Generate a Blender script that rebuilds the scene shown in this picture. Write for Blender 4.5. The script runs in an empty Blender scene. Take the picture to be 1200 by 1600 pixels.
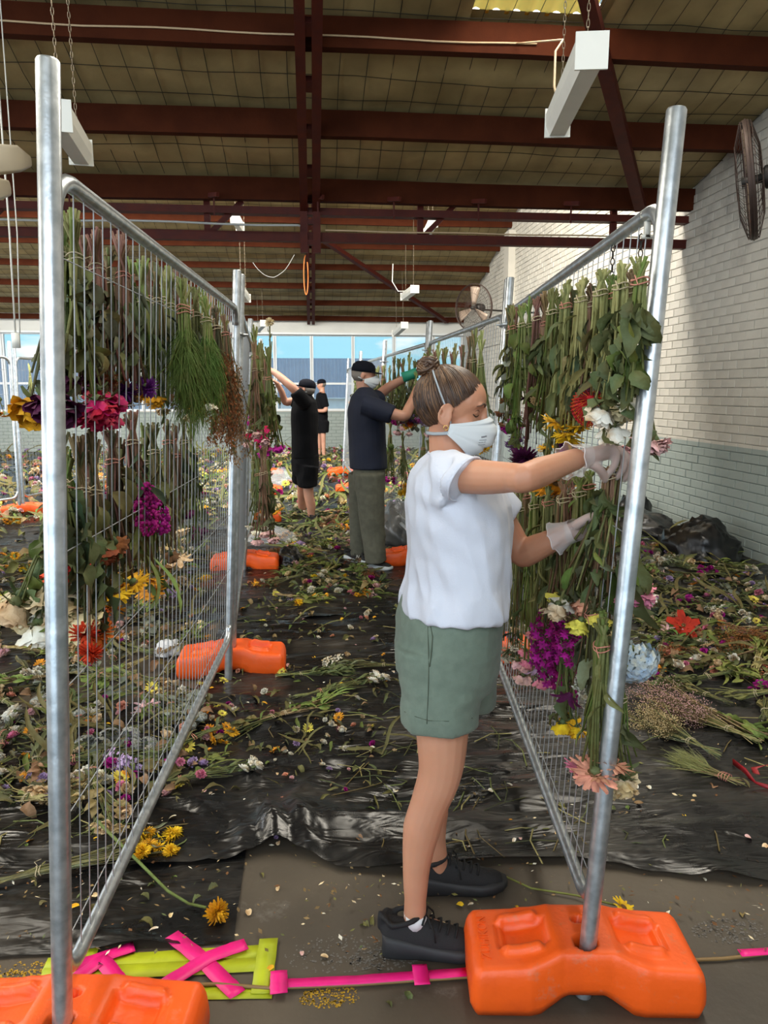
import bpy, bmesh, math, random
import numpy as np
from mathutils import Vector, Matrix, noise
scene = bpy.context.scene
col = scene.collection
PI = math.pi
R = math.radians

# ------------------------------------------------------------------ camera
F = 1180.0                       # focal length in pixels of the 1200x1600 frame
CH = 1.513                       # eye height
YAW, PITCH = R(5.5), R(9.05)     # turned right of the hall's axis, tilted down
cam_d = bpy.data.cameras.new('camera')
cam_d.sensor_fit = 'VERTICAL'; cam_d.sensor_height = 36.0; cam_d.sensor_width = 27.0
cam_d.lens = F / 1600 * 36.0
cam_d.clip_start = 0.05; cam_d.clip_end = 400
cam = bpy.data.objects.new('camera', cam_d); col.objects.link(cam)
cam.location = (0, 0, CH)
cam.rotation_euler = (R(90) - PITCH, 0, -YAW)
scene.camera = cam

def ray(px, py):
    u, v = (px - 600) / F, -(py - 800) / F
    fw = math.cos(PITCH) + v * math.sin(PITCH)
    up = -math.sin(PITCH) + v * math.cos(PITCH)
    return Vector((u * math.cos(YAW) + fw * math.sin(YAW), -u * math.sin(YAW) + fw * math.cos(YAW), up))
def gp(px, py, z=0.0):                       # the point of the level z under a pixel
    d = ray(px, py); t = (z - CH) / d.z
    return Vector((d.x * t, d.y * t, z))
HEAD = Vector((math.sin(YAW), math.cos(YAW), 0))
def at(px, py, fwd):                         # the point at a distance ahead
    d = ray(px, py); t = fwd / d.dot(HEAD)
    return Vector((0, 0, CH)) + d * t
def onplane(px, py, p, n):
    d = ray(px, py); o = Vector((0, 0, CH)); t = (p - o).dot(n) / d.dot(n)
    return o + d * t

# ------------------------------------------------------------------ exposure, sky, daylight
scene.view_settings.view_transform = 'Standard'; scene.view_settings.look = 'None'
scene.view_settings.gamma = 1.0; scene.view_settings.use_curve_mapping = False
scene.view_settings.exposure = 0.32
try:
    scene.cycles.max_bounces = 7; scene.cycles.diffuse_bounces = 4; scene.cycles.glossy_bounces = 3
    scene.cycles.transparent_max_bounces = 16; scene.cycles.caustics_reflective = False; scene.cycles.caustics_refractive = False
    scene.cycles.sample_clamp_indirect = 6.0
except Exception:
    pass
world = bpy.data.worlds.new('world'); scene.world = world; world.use_nodes = True
wn = world.node_tree; wn.nodes.clear()
def N(nt, typ, **kw):
    n = nt.nodes.new(typ)
    for k, v in kw.items(): setattr(n, k, v)
    return n
tc = N(wn, 'ShaderNodeTexCoord'); sp = N(wn, 'ShaderNodeSeparateXYZ')
wn.links.new(tc.outputs['Generated'], sp.inputs[0])
ramp = N(wn, 'ShaderNodeValToRGB')
ramp.color_ramp.elements[0].position = 0.0; ramp.color_ramp.elements[0].color = (0.30, 0.72, 0.88, 1)
ramp.color_ramp.elements[1].position = 0.5; ramp.color_ramp.elements[1].color = (0.20, 0.52, 0.86, 1)
wn.links.new(sp.outputs['Z'], ramp.inputs[0])
nz = N(wn, 'ShaderNodeTexNoise'); nz.inputs['Scale'].default_value = 6; nz.inputs['Detail'].default_value = 5
mp = N(wn, 'ShaderNodeMapping'); mp.inputs['Scale'].default_value = (1, 1, 4)
wn.links.new(tc.outputs['Generated'], mp.inputs[0]); wn.links.new(mp.outputs[0], nz.inputs['Vector'])
cr = N(wn, 'ShaderNodeValToRGB'); cr.color_ramp.elements[0].position = .52; cr.color_ramp.elements[1].position = .66
wn.links.new(nz.outputs['Fac'], cr.inputs[0])
mx = N(wn, 'ShaderNodeMixRGB'); mx.inputs[2].default_value = (1, 1, 1, 1)
wn.links.new(cr.outputs[0], mx.inputs[0]); wn.links.new(ramp.outputs[0], mx.inputs[1])
bg = N(wn, 'ShaderNodeBackground'); bg.inputs['Strength'].default_value = .92
wn.links.new(mx.outputs[0], bg.inputs[0])
wo = N(wn, 'ShaderNodeOutputWorld'); wn.links.new(bg.outputs[0], wo.inputs[0])

def area(name, loc, rot, sx, sy, power, color=(1, 1, 1)):
    d = bpy.data.lights.new(name, 'AREA'); d.shape = 'RECTANGLE'; d.size = sx; d.size_y = sy
    d.energy = power; d.color = color
    o = bpy.data.objects.new(name, d); col.objects.link(o); o.location = loc; o.rotation_euler = rot
    return o
# daylight of the saw-tooth roof glazing over each bay and of the side windows, with frontal fill added
area('roof_glazing_daylight', (-3, -5.2, 5.5), (R(62), 0, 0), 12.5, 3.2, 420, (.93, .96, 1))
area('roof_glazing_daylight', (-3, 8.45, 5.6), (R(32), 0, 0), 12.5, 3.2, 2000, (1, .96, .88))
area('added_front_fill', (-4.0, -5.3, 1.75), (R(90), 0, 0), 9.0, 3.3, 155, (.84, .90, 1))  # fill lamp added at an invented doorway behind the camera
area('side_window_daylight', (-9.8, 7.0, 2.1), (R(90), 0, R(-90)), 22, 2.0, 520, (.88, .94, 1))
SKYLIGHTS = [(1.15, 2.15, 1.0, 5.94), (-4.3, -3.3, 1.0, 5.94), (-8.0, -7.0, 1.0, 5.94)]   # fibreglass strips in the near roof
for _h in SKYLIGHTS:
    _yc = (_h[2] + _h[3]) / 2
    area('roof_skylight_daylight', ((_h[0] + _h[1]) / 2, _yc, 5.86 - .30 * _yc + .16), (-math.atan(.30), 0, 0), .9, 4.6, 190, (1, .93, .80))

# ------------------------------------------------------------------ mesh helpers
class MB:
    def __init__(s): s.v = []; s.f = []; s.m = []
    def add(s, vs, fs, mi=0):
        o = len(s.v); s.v.extend([tuple(p) for p in vs])
        for f in fs: s.f.append(tuple(i + o for i in f)); s.m.append(mi)
    def box(s, c, size, M=None, mi=0):
        hx, hy, hz = size[0] / 2, size[1] / 2, size[2] / 2
        vs = [Vector((x, y, z)) for z in (-hz, hz) for x, y in ((-hx, -hy), (hx, -hy), (hx, hy), (-hx, hy))]
        if M is not None: vs = [M @ p for p in vs]
        vs = [p + Vector(c) for p in vs]
        s.add(vs, [(3, 2, 1, 0), (4, 5, 6, 7), (0, 1, 5, 4), (1, 2, 6, 5), (2, 3, 7, 6), (3, 0, 4, 7)], mi)
    def bar(s, a, b, w, h, up=(0, 0, 1), mi=0):
        a, b = Vector(a), Vector(b); d = (b - a); L = d.length; d.normalize()
        up = Vector(up); sd = d.cross(up)
        if sd.length < 1e-4: sd = d.cross(Vector((1, 0, 0)))
        sd.normalize(); u2 = sd.cross(d)
        vs = []
        for p in (a, b):
            for i, j in ((-1, -1), (1, -1), (1, 1), (-1, 1)): vs.append(p + sd * (i * w / 2) + u2 * (j * h / 2))
        s.add(vs, [(0, 1, 2, 3), (7, 6, 5, 4), (0, 4, 5, 1), (1, 5, 6, 2), (2, 6, 7, 3), (3, 7, 4, 0)], mi)
    def tube(s, pts, rad, n=8, cap=True, mi=0, closed=False):
        pts = [Vector(p) for p in pts]; k = len(pts)
        if not hasattr(rad, '__len__'): rad = [rad] * k
        T = []
        for i in range(k):
            if closed: t = pts[(i + 1) % k] - pts[i - 1]
            else: t = pts[min(i + 1, k - 1)] - pts[max(i - 1, 0)]
            T.append(t.normalized() if t.length > 1e-9 else Vector((0, 0, 1)))
        a = Vector((0, 0, 1)) if abs(T[0].z) < .9 else Vector((1, 0, 0))
        u = T[0].cross(a).normalized(); vs = []
        for i in range(k):
            u = (u - T[i] * u.dot(T[i]))
            u = u.normalized() if u.length > 1e-6 else T[i].orthogonal().normalized()
            w = T[i].cross(u)
            r = rad[i]; r1, r2 = (r if hasattr(r, '__len__') else (r, r))
            for j in range(n):
                an = 2 * PI * j / n
                vs.append(pts[i] + u * (math.cos(an) * r1) + w * (math.sin(an) * r2))
        fs = []
        for i in range(k if closed else k - 1):
            i2 = (i + 1) % k
            for j in range(n):
                j2 = (j + 1) % n
                fs.append((i * n + j, i * n + j2, i2 * n + j2, i2 * n + j))
        if cap and not closed:
            fs.append(tuple(range(n - 1, -1, -1))); fs.append(tuple((k - 1) * n + j for j in range(n)))
        s.add(vs, fs, mi)
    def loft(s, rings, cap=True, mi=0):
        n = len(rings[0]); vs = [p for r in rings for p in r]; fs = []
        for i in range(len(rings) - 1):
            for j in range(n):
                j2 = (j + 1) % n
                fs.append((i * n + j, i * n + j2, (i + 1) * n + j2, (i + 1) * n + j))
        if cap:
            fs.append(tuple(range(n - 1, -1, -1))); fs.append(tuple((len(rings) - 1) * n + j for j in range(n)))
        s.add(vs, fs, mi)
    def ball(s, c, r, nu=8, nv=6, M=None, mi=0):
        if not hasattr(r, '__len__'): r = (r, r, r)
        c = Vector(c); vs = [Vector((0, 0, r[2]))]
        for i in range(1, nv):
            th = PI * i / nv
            for j in range(nu):
                ph = 2 * PI * j / nu
                vs.append(Vector((r[0] * math.sin(th) * math.cos(ph), r[1] * math.sin(th) * math.sin(ph), r[2] * math.cos(th))))
        vs.append(Vector((0, 0, -r[2])))
        if M is not None: vs = [M @ p for p in vs]
        vs = [p + c for p in vs]; fs = []
        for j in range(nu): fs.append((0, 1 + j, 1 + (j + 1) % nu))
        for i in range(nv - 2):
            for j in range(nu):
                a = 1 + i * nu + j; b = 1 + i * nu + (j + 1) % nu
                fs.append((a, a + nu, b + nu, b))
        L = len(vs) - 1; o = 1 + (nv - 2) * nu
        for j in range(nu): fs.append((L, o + (j + 1) % nu, o + j))
        s.add(vs, fs, mi)
    def xf(s, M, start=0):
        for i in range(start, len(s.v)): s.v[i] = tuple(M @ Vector(s.v[i]))
    def mesh(s, name, mats, smooth=True):
        me = bpy.data.meshes.new(name); me.from_pydata(s.v, [], s.f)
        if not isinstance(mats, (list, tuple)): mats = [mats]
        for m in mats: me.materials.append(m)
        if len(mats) > 1: me.polygons.foreach_set('material_index', s.m)
        if smooth: me.polygons.foreach_set('use_smooth', [True] * len(s.f))
        me.update(); return me
    def build(s, name, mats, parent=None, smooth=True, loc=None):
        return link(name, s.mesh(name, mats, smooth), parent, loc)
def link(name, me, parent=None, loc=None):
    o = bpy.data.objects.new(name, me); col.objects.link(o)
    if parent is not None: o.parent = parent
    if loc is not None: o.location = loc
    return o
def empty(name, loc=(0, 0, 0), M=None):
    o = bpy.data.objects.new(name, None); col.objects.link(o); o.empty_display_size = .05
    if M is not None: o.matrix_world = M
    else: o.location = loc
    return o
def tag(o, label=None, cat=None, group=None, kind=None):
    if label: o['label'] = label
    if cat: o['category'] = cat
    if group: o['group'] = group
    if kind: o['kind'] = kind
    return o
def auto_smooth(o, ang=35):
    me = o.data; bm = bmesh.new(); bm.from_mesh(me)
    for e in bm.edges:
        e.smooth = not (len(e.link_faces) == 2 and e.calc_face_angle(0) > R(ang))
    bm.to_mesh(me); bm.free(); return o
def frame(x, z, loc=(0, 0, 0)):              # matrix whose X axis is x and whose Z axis is close to z
    x = Vector(x).normalized(); y = Vector(z).cross(x).normalized(); z = x.cross(y)
    M = Matrix((x, y, z)).transposed().to_4x4(); M.translation = Vector(loc); return M
def frame_z(z, loc=(0, 0, 0), spin=0.0):
    z = Vector(z).normalized(); x = z.orthogonal().normalized(); y = z.cross(x)
    M = Matrix((x, y, z)).transposed().to_4x4() @ Matrix.Rotation(spin, 4, 'Z'); M.translation = Vector(loc); return M
def solidify(name, mb, voxel, mats, smooth_it=4, parent=None, fold=None, facm=.5):
    """one continuous skin around the overlapping closed shapes of mb"""
    o = mb.build('tmp', [])
    bm = bmesh.new(); bm.from_mesh(o.data); bmesh.ops.recalc_face_normals(bm, faces=bm.faces); bm.to_mesh(o.data); bm.free()
    m = o.modifiers.new('r', 'REMESH'); m.mode = 'VOXEL'; m.voxel_size = voxel
    s = o.modifiers.new('s', 'SMOOTH'); s.iterations = smooth_it; s.factor = facm
    dg = bpy.context.evaluated_depsgraph_get()
    me = bpy.data.meshes.new_from_object(o.evaluated_get(dg))
    old = o.data; bpy.data.objects.remove(o); bpy.data.meshes.remove(old)
    me.name = name; me.materials.clear()
    for q in (mats if isinstance(mats, (list, tuple)) else [mats]): me.materials.append(q)
    if fold is not None:
        k = len(me.vertices); co = np.empty(k * 3); no = np.empty(k * 3)
        me.vertices.foreach_get('co', co); me.vertex_normals.foreach_get('vector', no)
        co = co.reshape(-1, 3); no = no.reshape(-1, 3)
        co = co + no * fold(co, no)[:, None]
        me.vertices.foreach_set('co', co.ravel())
    me.polygons.foreach_set('use_smooth', [True] * len(me.polygons)); me.update()
    return link(name, me, parent)

# ------------------------------------------------------------------ materials
MATS = {}
def mat(name, color, rough=.6, metal=0.0, vary=0.0, vscale=6.0, color2=None, bump=0.0, bscale=40.0, spec=.5, coat=0.0,
        trans=0.0, objvar=0.0, lo=.35, hi=.65, detail=4.0, subsurf=0.0, alpha=1.0, sheen=0.0):
    if name in MATS: return MATS[name]
    m = bpy.data.materials.new(name); m.use_nodes = True; nt = m.node_tree
    b = nt.nodes['Principled BSDF']; MATS[name] = m
    b.inputs['Roughness'].default_value = rough; b.inputs['Metallic'].default_value = metal
    b.inputs['Specular IOR Level'].default_value = spec; b.inputs['Coat Weight'].default_value = coat
    b.inputs['Transmission Weight'].default_value = trans; b.inputs['Alpha'].default_value = alpha
    if sheen: b.inputs['Sheen Weight'].default_value = sheen
    if subsurf:
        b.inputs['Subsurface Weight'].default_value = subsurf; b.inputs['Subsurface Radius'].default_value = (.012, .005, .003)
        b.inputs['Subsurface Scale'].default_value = .5
    c1 = (*color, 1); b.inputs['Base Color'].default_value = c1
    out = None
    co = N(nt, 'ShaderNodeTexCoord')
    if color2 is not None or vary:
        if color2 is None: color2 = tuple(max(0, c * (1 - vary)) for c in color)
        t = N(nt, 'ShaderNodeTexNoise'); t.inputs['Scale'].default_value = vscale; t.inputs['Detail'].default_value = detail
        nt.links.new(co.outputs['Object'], t.inputs['Vector'])
        r = N(nt, 'ShaderNodeValToRGB'); r.color_ramp.elements[0].position = lo; r.color_ramp.elements[1].position = hi
        r.color_ramp.elements[0].color = (*color2, 1); r.color_ramp.elements[1].color = c1
        nt.links.new(t.outputs['Fac'], r.inputs[0]); out = r.outputs[0]
    if objvar:
        oi = N(nt, 'ShaderNodeObjectInfo'); hs = N(nt, 'ShaderNodeHueSaturation')
        ma = N(nt, 'ShaderNodeMapRange'); ma.inputs['To Min'].default_value = 1 - objvar; ma.inputs['To Max'].default_value = 1 + objvar
        nt.links.new(oi.outputs['Random'], ma.inputs[0]); nt.links.new(ma.outputs[0], hs.inputs['Value'])
        m2 = N(nt, 'ShaderNodeMath', operation='MULTIPLY'); m2.inputs[1].default_value = 7.13
        fr = N(nt, 'ShaderNodeMath', operation='FRACT')
        nt.links.new(oi.outputs['Random'], m2.inputs[0]); nt.links.new(m2.outputs[0], fr.inputs[0])
        mh = N(nt, 'ShaderNodeMapRange'); mh.inputs['To Min'].default_value = .5 - objvar * .1; mh.inputs['To Max'].default_value = .5 + objvar * .1
        nt.links.new(fr.outputs[0], mh.inputs[0]); nt.links.new(mh.outputs[0], hs.inputs['Hue'])
        if out is None: hs.inputs['Color'].default_value = c1
        else: nt.links.new(out, hs.inputs['Color'])
        out = hs.outputs[0]
    if out is not None: nt.links.new(out, b.inputs['Base Color'])
    if bump:
        t = N(nt, 'ShaderNodeTexNoise'); t.inputs['Scale'].default_value = bscale; t.inputs['Detail'].default_value = 5
        nt.links.new(co.outputs['Object'], t.inputs['Vector'])
        bp = N(nt, 'ShaderNodeBump'); bp.inputs['Strength'].default_value = bump; bp.inputs['Distance'].default_value = .01
        nt.links.new(t.outputs['Fac'], bp.inputs['Height']); nt.links.new(bp.outputs[0], b.inputs['Normal'])
    return m
def clear_mat(name, color, opacity, rough=.1):
    if name in MATS: return MATS[name]
    m = mat(name, color, rough); nt = m.node_tree; b = nt.nodes['Principled BSDF']
    t = N(nt, 'ShaderNodeBsdfTransparent'); mxs = N(nt, 'ShaderNodeMixShader'); mxs.inputs[0].default_value = opacity
    nt.links.new(t.outputs[0], mxs.inputs[1]); nt.links.new(b.outputs[0], mxs.inputs[2])
    nt.links.new(mxs.outputs[0], nt.nodes['Material Output'].inputs[0])
    return m
M_galv = mat('galvanised_steel', (.62, .66, .69), .34, .85, color2=(.40, .44, .47), vscale=30, bump=.05, bscale=120)
M_wire = mat('fence_wire', (.42, .44, .46), .5, .6)
M_rust = mat('oxide_red_timber', (.066, .0150, .0048), .8, spec=.1, color2=(.050, .011, .0035), vscale=5, bump=.25, bscale=30)
M_rusts = mat('oxide_red_steel', (.080, .0120, .0055), .6, spec=.2, color2=(.06, .010, .007), vscale=9, bump=.08, bscale=60)
M_white = mat('white_enamel', (.80, .79, .72), .4, vary=.06)
M_dark = mat('dark_metal', (.03, .028, .026), .5, .5)
M_cable = mat('old_cable', (.55, .40, .24), .6)
M_chain = mat('chain_steel', (.25, .2, .14), .4, .8)
M_skylite = None

# ------------------------------------------------------------------ the hall
XR, XL, YB, YF = 4.0, -10.0, 20.0, -5.6      # inner faces of the right, left, back and front walls
def roof1(y): return 5.86 - .30 * y          # centre line of the purlins, near bay
def roof2(y): return 9.32 - .30 * y          # far bay

def floor_mat():
    m = mat('stained_concrete', (.120, .096, .068), .55, color2=(.055, .044, .032), vscale=1.1, bump=.12, bscale=30, detail=8)
    nt = m.node_tree; b = nt.nodes['Principled BSDF']; src = b.inputs['Base Color'].links[0].from_socket
    co = N(nt, 'ShaderNodeTexCoord')
    t = N(nt, 'ShaderNodeTexNoise'); t.inputs['Scale'].default_value = 3.3; t.inputs['Detail'].default_value = 9; t.inputs['Roughness'].default_value = .75
    nt.links.new(co.outputs['Object'], t.inputs['Vector'])
    r = N(nt, 'ShaderNodeValToRGB'); r.color_ramp.elements[0].position = .60; r.color_ramp.elements[1].position = .74
    nt.links.new(t.outputs['Fac'], r.inputs[0])
    mxr = N(nt, 'ShaderNodeMixRGB'); mxr.inputs[2].default_value = (.19, .17, .15, 1)
    nt.links.new(r.outputs[0], mxr.inputs[0]); nt.links.new(src, mxr.inputs[1]); nt.links.new(mxr.outputs[0], b.inputs['Base Color'])
    return m
mb = MB(); mb.box(((XR + XL) / 2, (YB + YF) / 2, -.1), (XR - XL + .6, YB - YF + .6, .2))
tag(mb.build('floor', floor_mat(), smooth=False), kind='structure')

def brick_mat(name, hi, lo):
    m = mat(name, hi, .62, color2=tuple(c * .86 for c in hi), vscale=2.2, bump=.25, bscale=70, detail=8)
    nt = m.node_tree; b = nt.nodes['Principled BSDF']; src = b.inputs['Base Color'].links[0].from_socket
    ge = N(nt, 'ShaderNodeNewGeometry'); sx = N(nt, 'ShaderNodeSeparateXYZ'); nt.links.new(ge.outputs['Position'], sx.inputs[0])
    gt = N(nt, 'ShaderNodeMath', operation='GREATER_THAN'); gt.inputs[1].default_value = 1.0
    nt.links.new(sx.outputs['Z'], gt.inputs[0])
    mxr = N(nt, 'ShaderNodeMixRGB'); mxr.inputs[1].default_value = (*lo, 1)
    nt.links.new(gt.outputs[0], mxr.inputs[0]); nt.links.new(src, mxr.inputs[2])
    t = N(nt, 'ShaderNodeTexNoise'); t.inputs['Scale'].default_value = .9; t.inputs['Detail'].default_value = 10; t.inputs['Roughness'].default_value = .7
    nt.links.new(ge.outputs['Position'], t.inputs['Vector'])
    r = N(nt, 'ShaderNodeValToRGB'); r.color_ramp.elements[0].position = .56; r.color_ramp.elements[1].position = .80
    nt.links.new(t.outputs['Fac'], r.inputs[0])
    m2 = N(nt, 'ShaderNodeMixRGB'); m2.inputs[2].default_value = (.20, .18, .16, 1)     # scuffs
    nt.links.new(r.outputs[0], m2.inputs[0]); nt.links.new(mxr.outputs[0], m2.inputs[1])
    nt.links.new(m2.outputs[0], b.inputs['Base Color'])
    return m
M_brick = brick_mat('painted_brick', (.58, .545, .47), (.30, .34, .31))
M_mortar = brick_mat('painted_mortar', (.47, .44, .385), (.22, .26, .24))

def zig(x0):                                  # top edge of the side walls follows the saw-tooth roof
    return [(YF - .2, 0), (YB + .2, 0), (YB + .2, roof2(YB) + .1), (8.1, roof2(8.1) + .1), (8.1, roof1(8.0) + .1), (YF - .2, roof1(YF) + .1)]
def side_wall(name, x, t):
    pts = zig(0); mb = MB(); n = len(pts)
    vs = [(x, y, z) for y, z in pts] + [(x + t, y, z) for y, z in pts]
    mb.add(vs, [tuple(range(n)), tuple(range(2 * n - 1, n - 1, -1))] + [(i, i + n, (i + 1) % n + n, (i + 1) % n) for i in range(n)])
    return tag(mb.build(name, M_mortar, smooth=False), kind='structure')
wall_r = side_wall('wall_right', XR, .25)
wall_l = side_wall('wall_left', XL - .25, .25)
def bevel_box_mesh(name, sx, sy, sz, b, m):   # small bevelled block, 5 visible faces, front towards -X
    hy, hz = sy / 2, sz / 2; mb = MB()
    vs = [(0, -hy, -hz), (0, hy, -hz), (0, hy, hz), (0, -hy, hz), (-sx + b, -hy, -hz), (-sx + b, hy, -hz), (-sx + b, hy, hz), (-sx + b, -hy, hz),
          (-sx, -hy + b, -hz + b), (-sx, hy - b, -hz + b), (-sx, hy - b, hz - b), (-sx, -hy + b, hz - b)]
    fs = [(0, 1, 5, 4), (1, 2, 6, 5), (2, 3, 7, 6), (3, 0, 4, 7), (4, 5, 9, 8), (5, 6, 10, 9), (6, 7, 11, 10), (7, 4, 8, 11), (8, 9, 10, 11)]
    mb.add(vs, fs); return mb, mb.mesh(name, m, False)
BL, BH = .240, .086
brick_mb, brick_me = bevel_box_mesh('brick', .009, BL - .009, BH - .008, .004, M_brick)
rb = random.Random(3); cand = []
for k in range(int(7.0 / BH)):
    z = (k + .5) * BH
    y = 4.6 + (BL / 2 if k % 2 else 0)
    while y < YB - .1:
        lim = roof1(y) + .05 if y < 8.1 else roof2(y) + .05
        if z < lim: cand.append((y, z))
        y += BL
def cam_dist(y): return math.hypot(y, XR)
near = [c for c in cand if 6.75 < c[0] < 9.6 and .25 < c[1] < 3.75]
near.sort(key=lambda c: -((c[1] > .5) - .05 * cam_dist(c[0]) - .02 * abs(c[1] - 1.8)))
near = near[:300]; nset = set(near); rest = MB()
for y, z in cand:
    ox = rb.uniform(-.003, .003)
    if (y, z) in nset:
        o = link('brick', brick_me, wall_r, (XR + ox, y, z)); o.rotation_euler = (rb.uniform(-.008, .008), 0, rb.uniform(-.012, .012))
    else:
        rest.add([(p[0] + XR + ox, p[1] + y, p[2] + z) for p in brick_mb.v], brick_mb.f)
tag(rest.build('brickwork', M_brick, wall_r, False), kind='stuff')
mb = MB(); mb.box((XR - .07, 15.1, 2.3), (.14, .36, 4.6)); mb.build('pier', M_brick, wall_r, False)

# back wall: brick dado, window band, header
M_frame = mat('pale_window_frame', (.66, .68, .68), .5, .2)
M_glass = clear_mat('window_glass', (.9, .97, 1), .07, .02)
M_header = mat('header_board', (.66, .66, .62), .6, vary=.1, vscale=2)
mb = MB(); mb.box(((XR + XL) / 2, YB + .12, .51), (XR - XL, .24, 1.02)); mb.box(((XR + XL) / 2, YB + .12, 3.22), (XR - XL, .24, .46), mi=1)
mb.box(((XR + XL) / 2, YB - .05, 2.985), (XR - XL, .10, .05), mi=2)
wall_b = tag(mb.build('wall_back', [M_mortar, M_header, M_frame], smooth=False), kind='structure')
mb = MB(); My = Matrix.Rotation(R(90), 4, 'Z')
bb = [My @ Vector(p) for p in brick_mb.v]     # front now faces -Y
for k in range(11):
    x = XL + .1 + (BL / 2 if k % 2 else 0)
    while x < XR - .1:
        mb.add([(p.x + x, p.y + YB, p.z + (k + .5) * BH) for p in bb], brick_mb.f); x += BL
tag(mb.build('brickwork', M_brick, wall_b, False), kind='stuff')
WX = []                                        # mullion positions
x = gp(487, 640, 1.06).x
mull = [at(px, 560, 19.95).x for px in (430, 487, 552, 617, 680)]
x = mull[0] - 1.12
while x > XL: mull.insert(0, x); x -= 1.12
x = mull[-1] + 1.12
while x < XR: mull.append(x); x += 1.12
wi = 0
for a, b in zip([XL] + mull, mull + [XR]):
    if b - a < .1: continue
    wi += 1
    w = MB()
    for xx in (a + .02, b - .02): w.box((xx, YB + .05, 2.0), (.05, .09, 1.96))
    for zz in (1.045, 1.72, 2.955): w.box(((a + b) / 2, YB + .05, zz), (b - a, .085, .055))
    o = tag(w.build('window_%d' % wi, M_frame, smooth=False), kind='structure')
    for z0, z1 in ((1.07, 1.70), (1.74, 2.93)):
        g = MB(); g.box(((a + b) / 2, YB + .06, (z0 + z1) / 2), (b - a - .08, .006, z1 - z0)); g.build('pane', M_glass, o, False)
# front wall behind the camera with the invented doorway left open for light
mb = MB()
mb.box((2.3, YF - .1, 1.8), (3.6, .2, 3.6)); mb.box((-9.3, YF - .1, 1.8), (1.5, .2, 3.6)); mb.box((-3.0, YF - .1, 3.7), (14.2, .2, .5))
tag(mb.build('wall_front', M_mortar, smooth=False), kind='structure')

# roof: sagging foil under wire netting, purlins, glazed saw-tooth faces
def foil_mat():
    m = mat('old_foil_insulation', (.47, .36, .170), .5, .15, color2=(.30, .225, .10), vscale=2.3, bump=.5, bscale=9, detail=9)
    return m
M_foil = foil_mat()
M_net = mat('roof_netting_wire', (.035, .028, .02), .6, .4)
PUR1 = [7.94 - k * .99 for k in range(14)]
PUR2 = [20.0 - .12 - k * .93 for k in range(13)]
def roof_bay(name, fz, pur, y0, y1, hole=None):
    rr = random.Random(len(name)); nx = 71; mb = MB()
    xs = [XL + (XR - XL) * i / (nx - 1) for i in range(nx)]; ys = []
    y = y0
    while y < y1 + 1e-6: ys.append(min(y, y1)); y += .11
    def z(x, y):
        d = min(abs(y - p) for p in pur); sag = min(d / .48, 1)
        return fz(y) + .135 - .05 * sag * (1 + .7 * noise.noise((x * .8, y * .8, 1.7))) + .016 * noise.noise((x * 5, y * 4, .3))
    for y in ys:
        for x in xs: mb.v.append((x, y, z(x, y)))
    for j in range(len(ys) - 1):
        for i in range(nx - 1):
            cx, cy = (xs[i] + xs[i + 1]) / 2, (ys[j] + ys[j + 1]) / 2
            if hole and any(h[0] < cx < h[1] and h[2] < cy < h[3] for h in hole): continue
            a = j * nx + i; mb.f.append((a, a + nx, a + nx + 1, a + 1)); mb.m.append(0)
    # outer roof sheet
    hx = hole
    def sheet(xa, xb, ya, yb):
        mb.add([(xa, ya, fz(ya) + .20), (xb, ya, fz(ya) + .20), (xb, yb, fz(yb) + .20), (xa, yb, fz(yb) + .20)], [(0, 1, 2, 3)])
    if hole:
        ya, yb = hole[0][2], hole[0][3]; sheet(XL - .3, XR + .3, y0, ya); sheet(XL - .3, XR + .3, yb, y1); xs_ = [XL - .3] + [q for h in sorted(hole) for q in h[:2]] + [XR + .3]
        for k in range(0, len(xs_), 2): sheet(xs_[k], xs_[k + 1], ya, yb)
    else: sheet(XL - .3, XR + .3, y0, y1)
    o = tag(mb.build(name, M_foil), kind='structure')
    nb = MB(); x = XL + .1
    while x < XR:
        pts = [(x + .02 * noise.noise((x, y, 5)), y, z(x, y) - .012) for y in ys[::3]]
        nb.tube(pts, .0028, 4, False); x += .205 + rr.uniform(-.01, .01)
    y = y0 + .1
    while y < y1:
        pts = [(xx, y + .03 * noise.noise((xx * 1.3, y, 8)), z(xx, y) - .014) for xx in xs[::2]]
        nb.tube(pts, .0028, 4, False); y += .30
    tag(nb.build('wire_netting', M_net, o), kind='stuff')
    return o
roof_a = roof_bay('ceiling', roof1, PUR1, YF, 8.05, SKYLIGHTS)
roof_b = roof_bay('ceiling_far', roof2, PUR2, 8.2, YB + .1)
M_lite = mat('yellowed_fibreglass', (.85, .50, .07), .5)
nt = M_lite.node_tree; tl = N(nt, 'ShaderNodeBsdfTranslucent'); tl.inputs[0].default_value = (1.0, .62, .13, 1)
ms = N(nt, 'ShaderNodeMixShader'); ms.inputs[0].default_value = .75
nt.links.new(nt.nodes['Principled BSDF'].outputs[0], ms.inputs[1]); nt.links.new(tl.outputs[0], ms.inputs[2]); nt.links.new(ms.outputs[0], nt.nodes['Material Output'].inputs[0])
for h in SKYLIGHTS:
    mb = MB(); nx = 90
    for y in (h[2], (h[2] + h[3]) / 2, h[3] + .03):
        for i in range(nx):
            x = h[0] + (h[1] - h[0]) * i / (nx - 1); mb.v.append((x, y, roof1(y) + .215 + .02 * math.sin(x * 2 * PI / .152)))
    for j in range(2):
        for i in range(nx - 1): a = j * nx + i; mb.f.append((a, a + 1, a + nx + 1, a + nx)); mb.m.append(0)
    mb.build('skylight_sheet', M_lite, roof_a)
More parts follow.
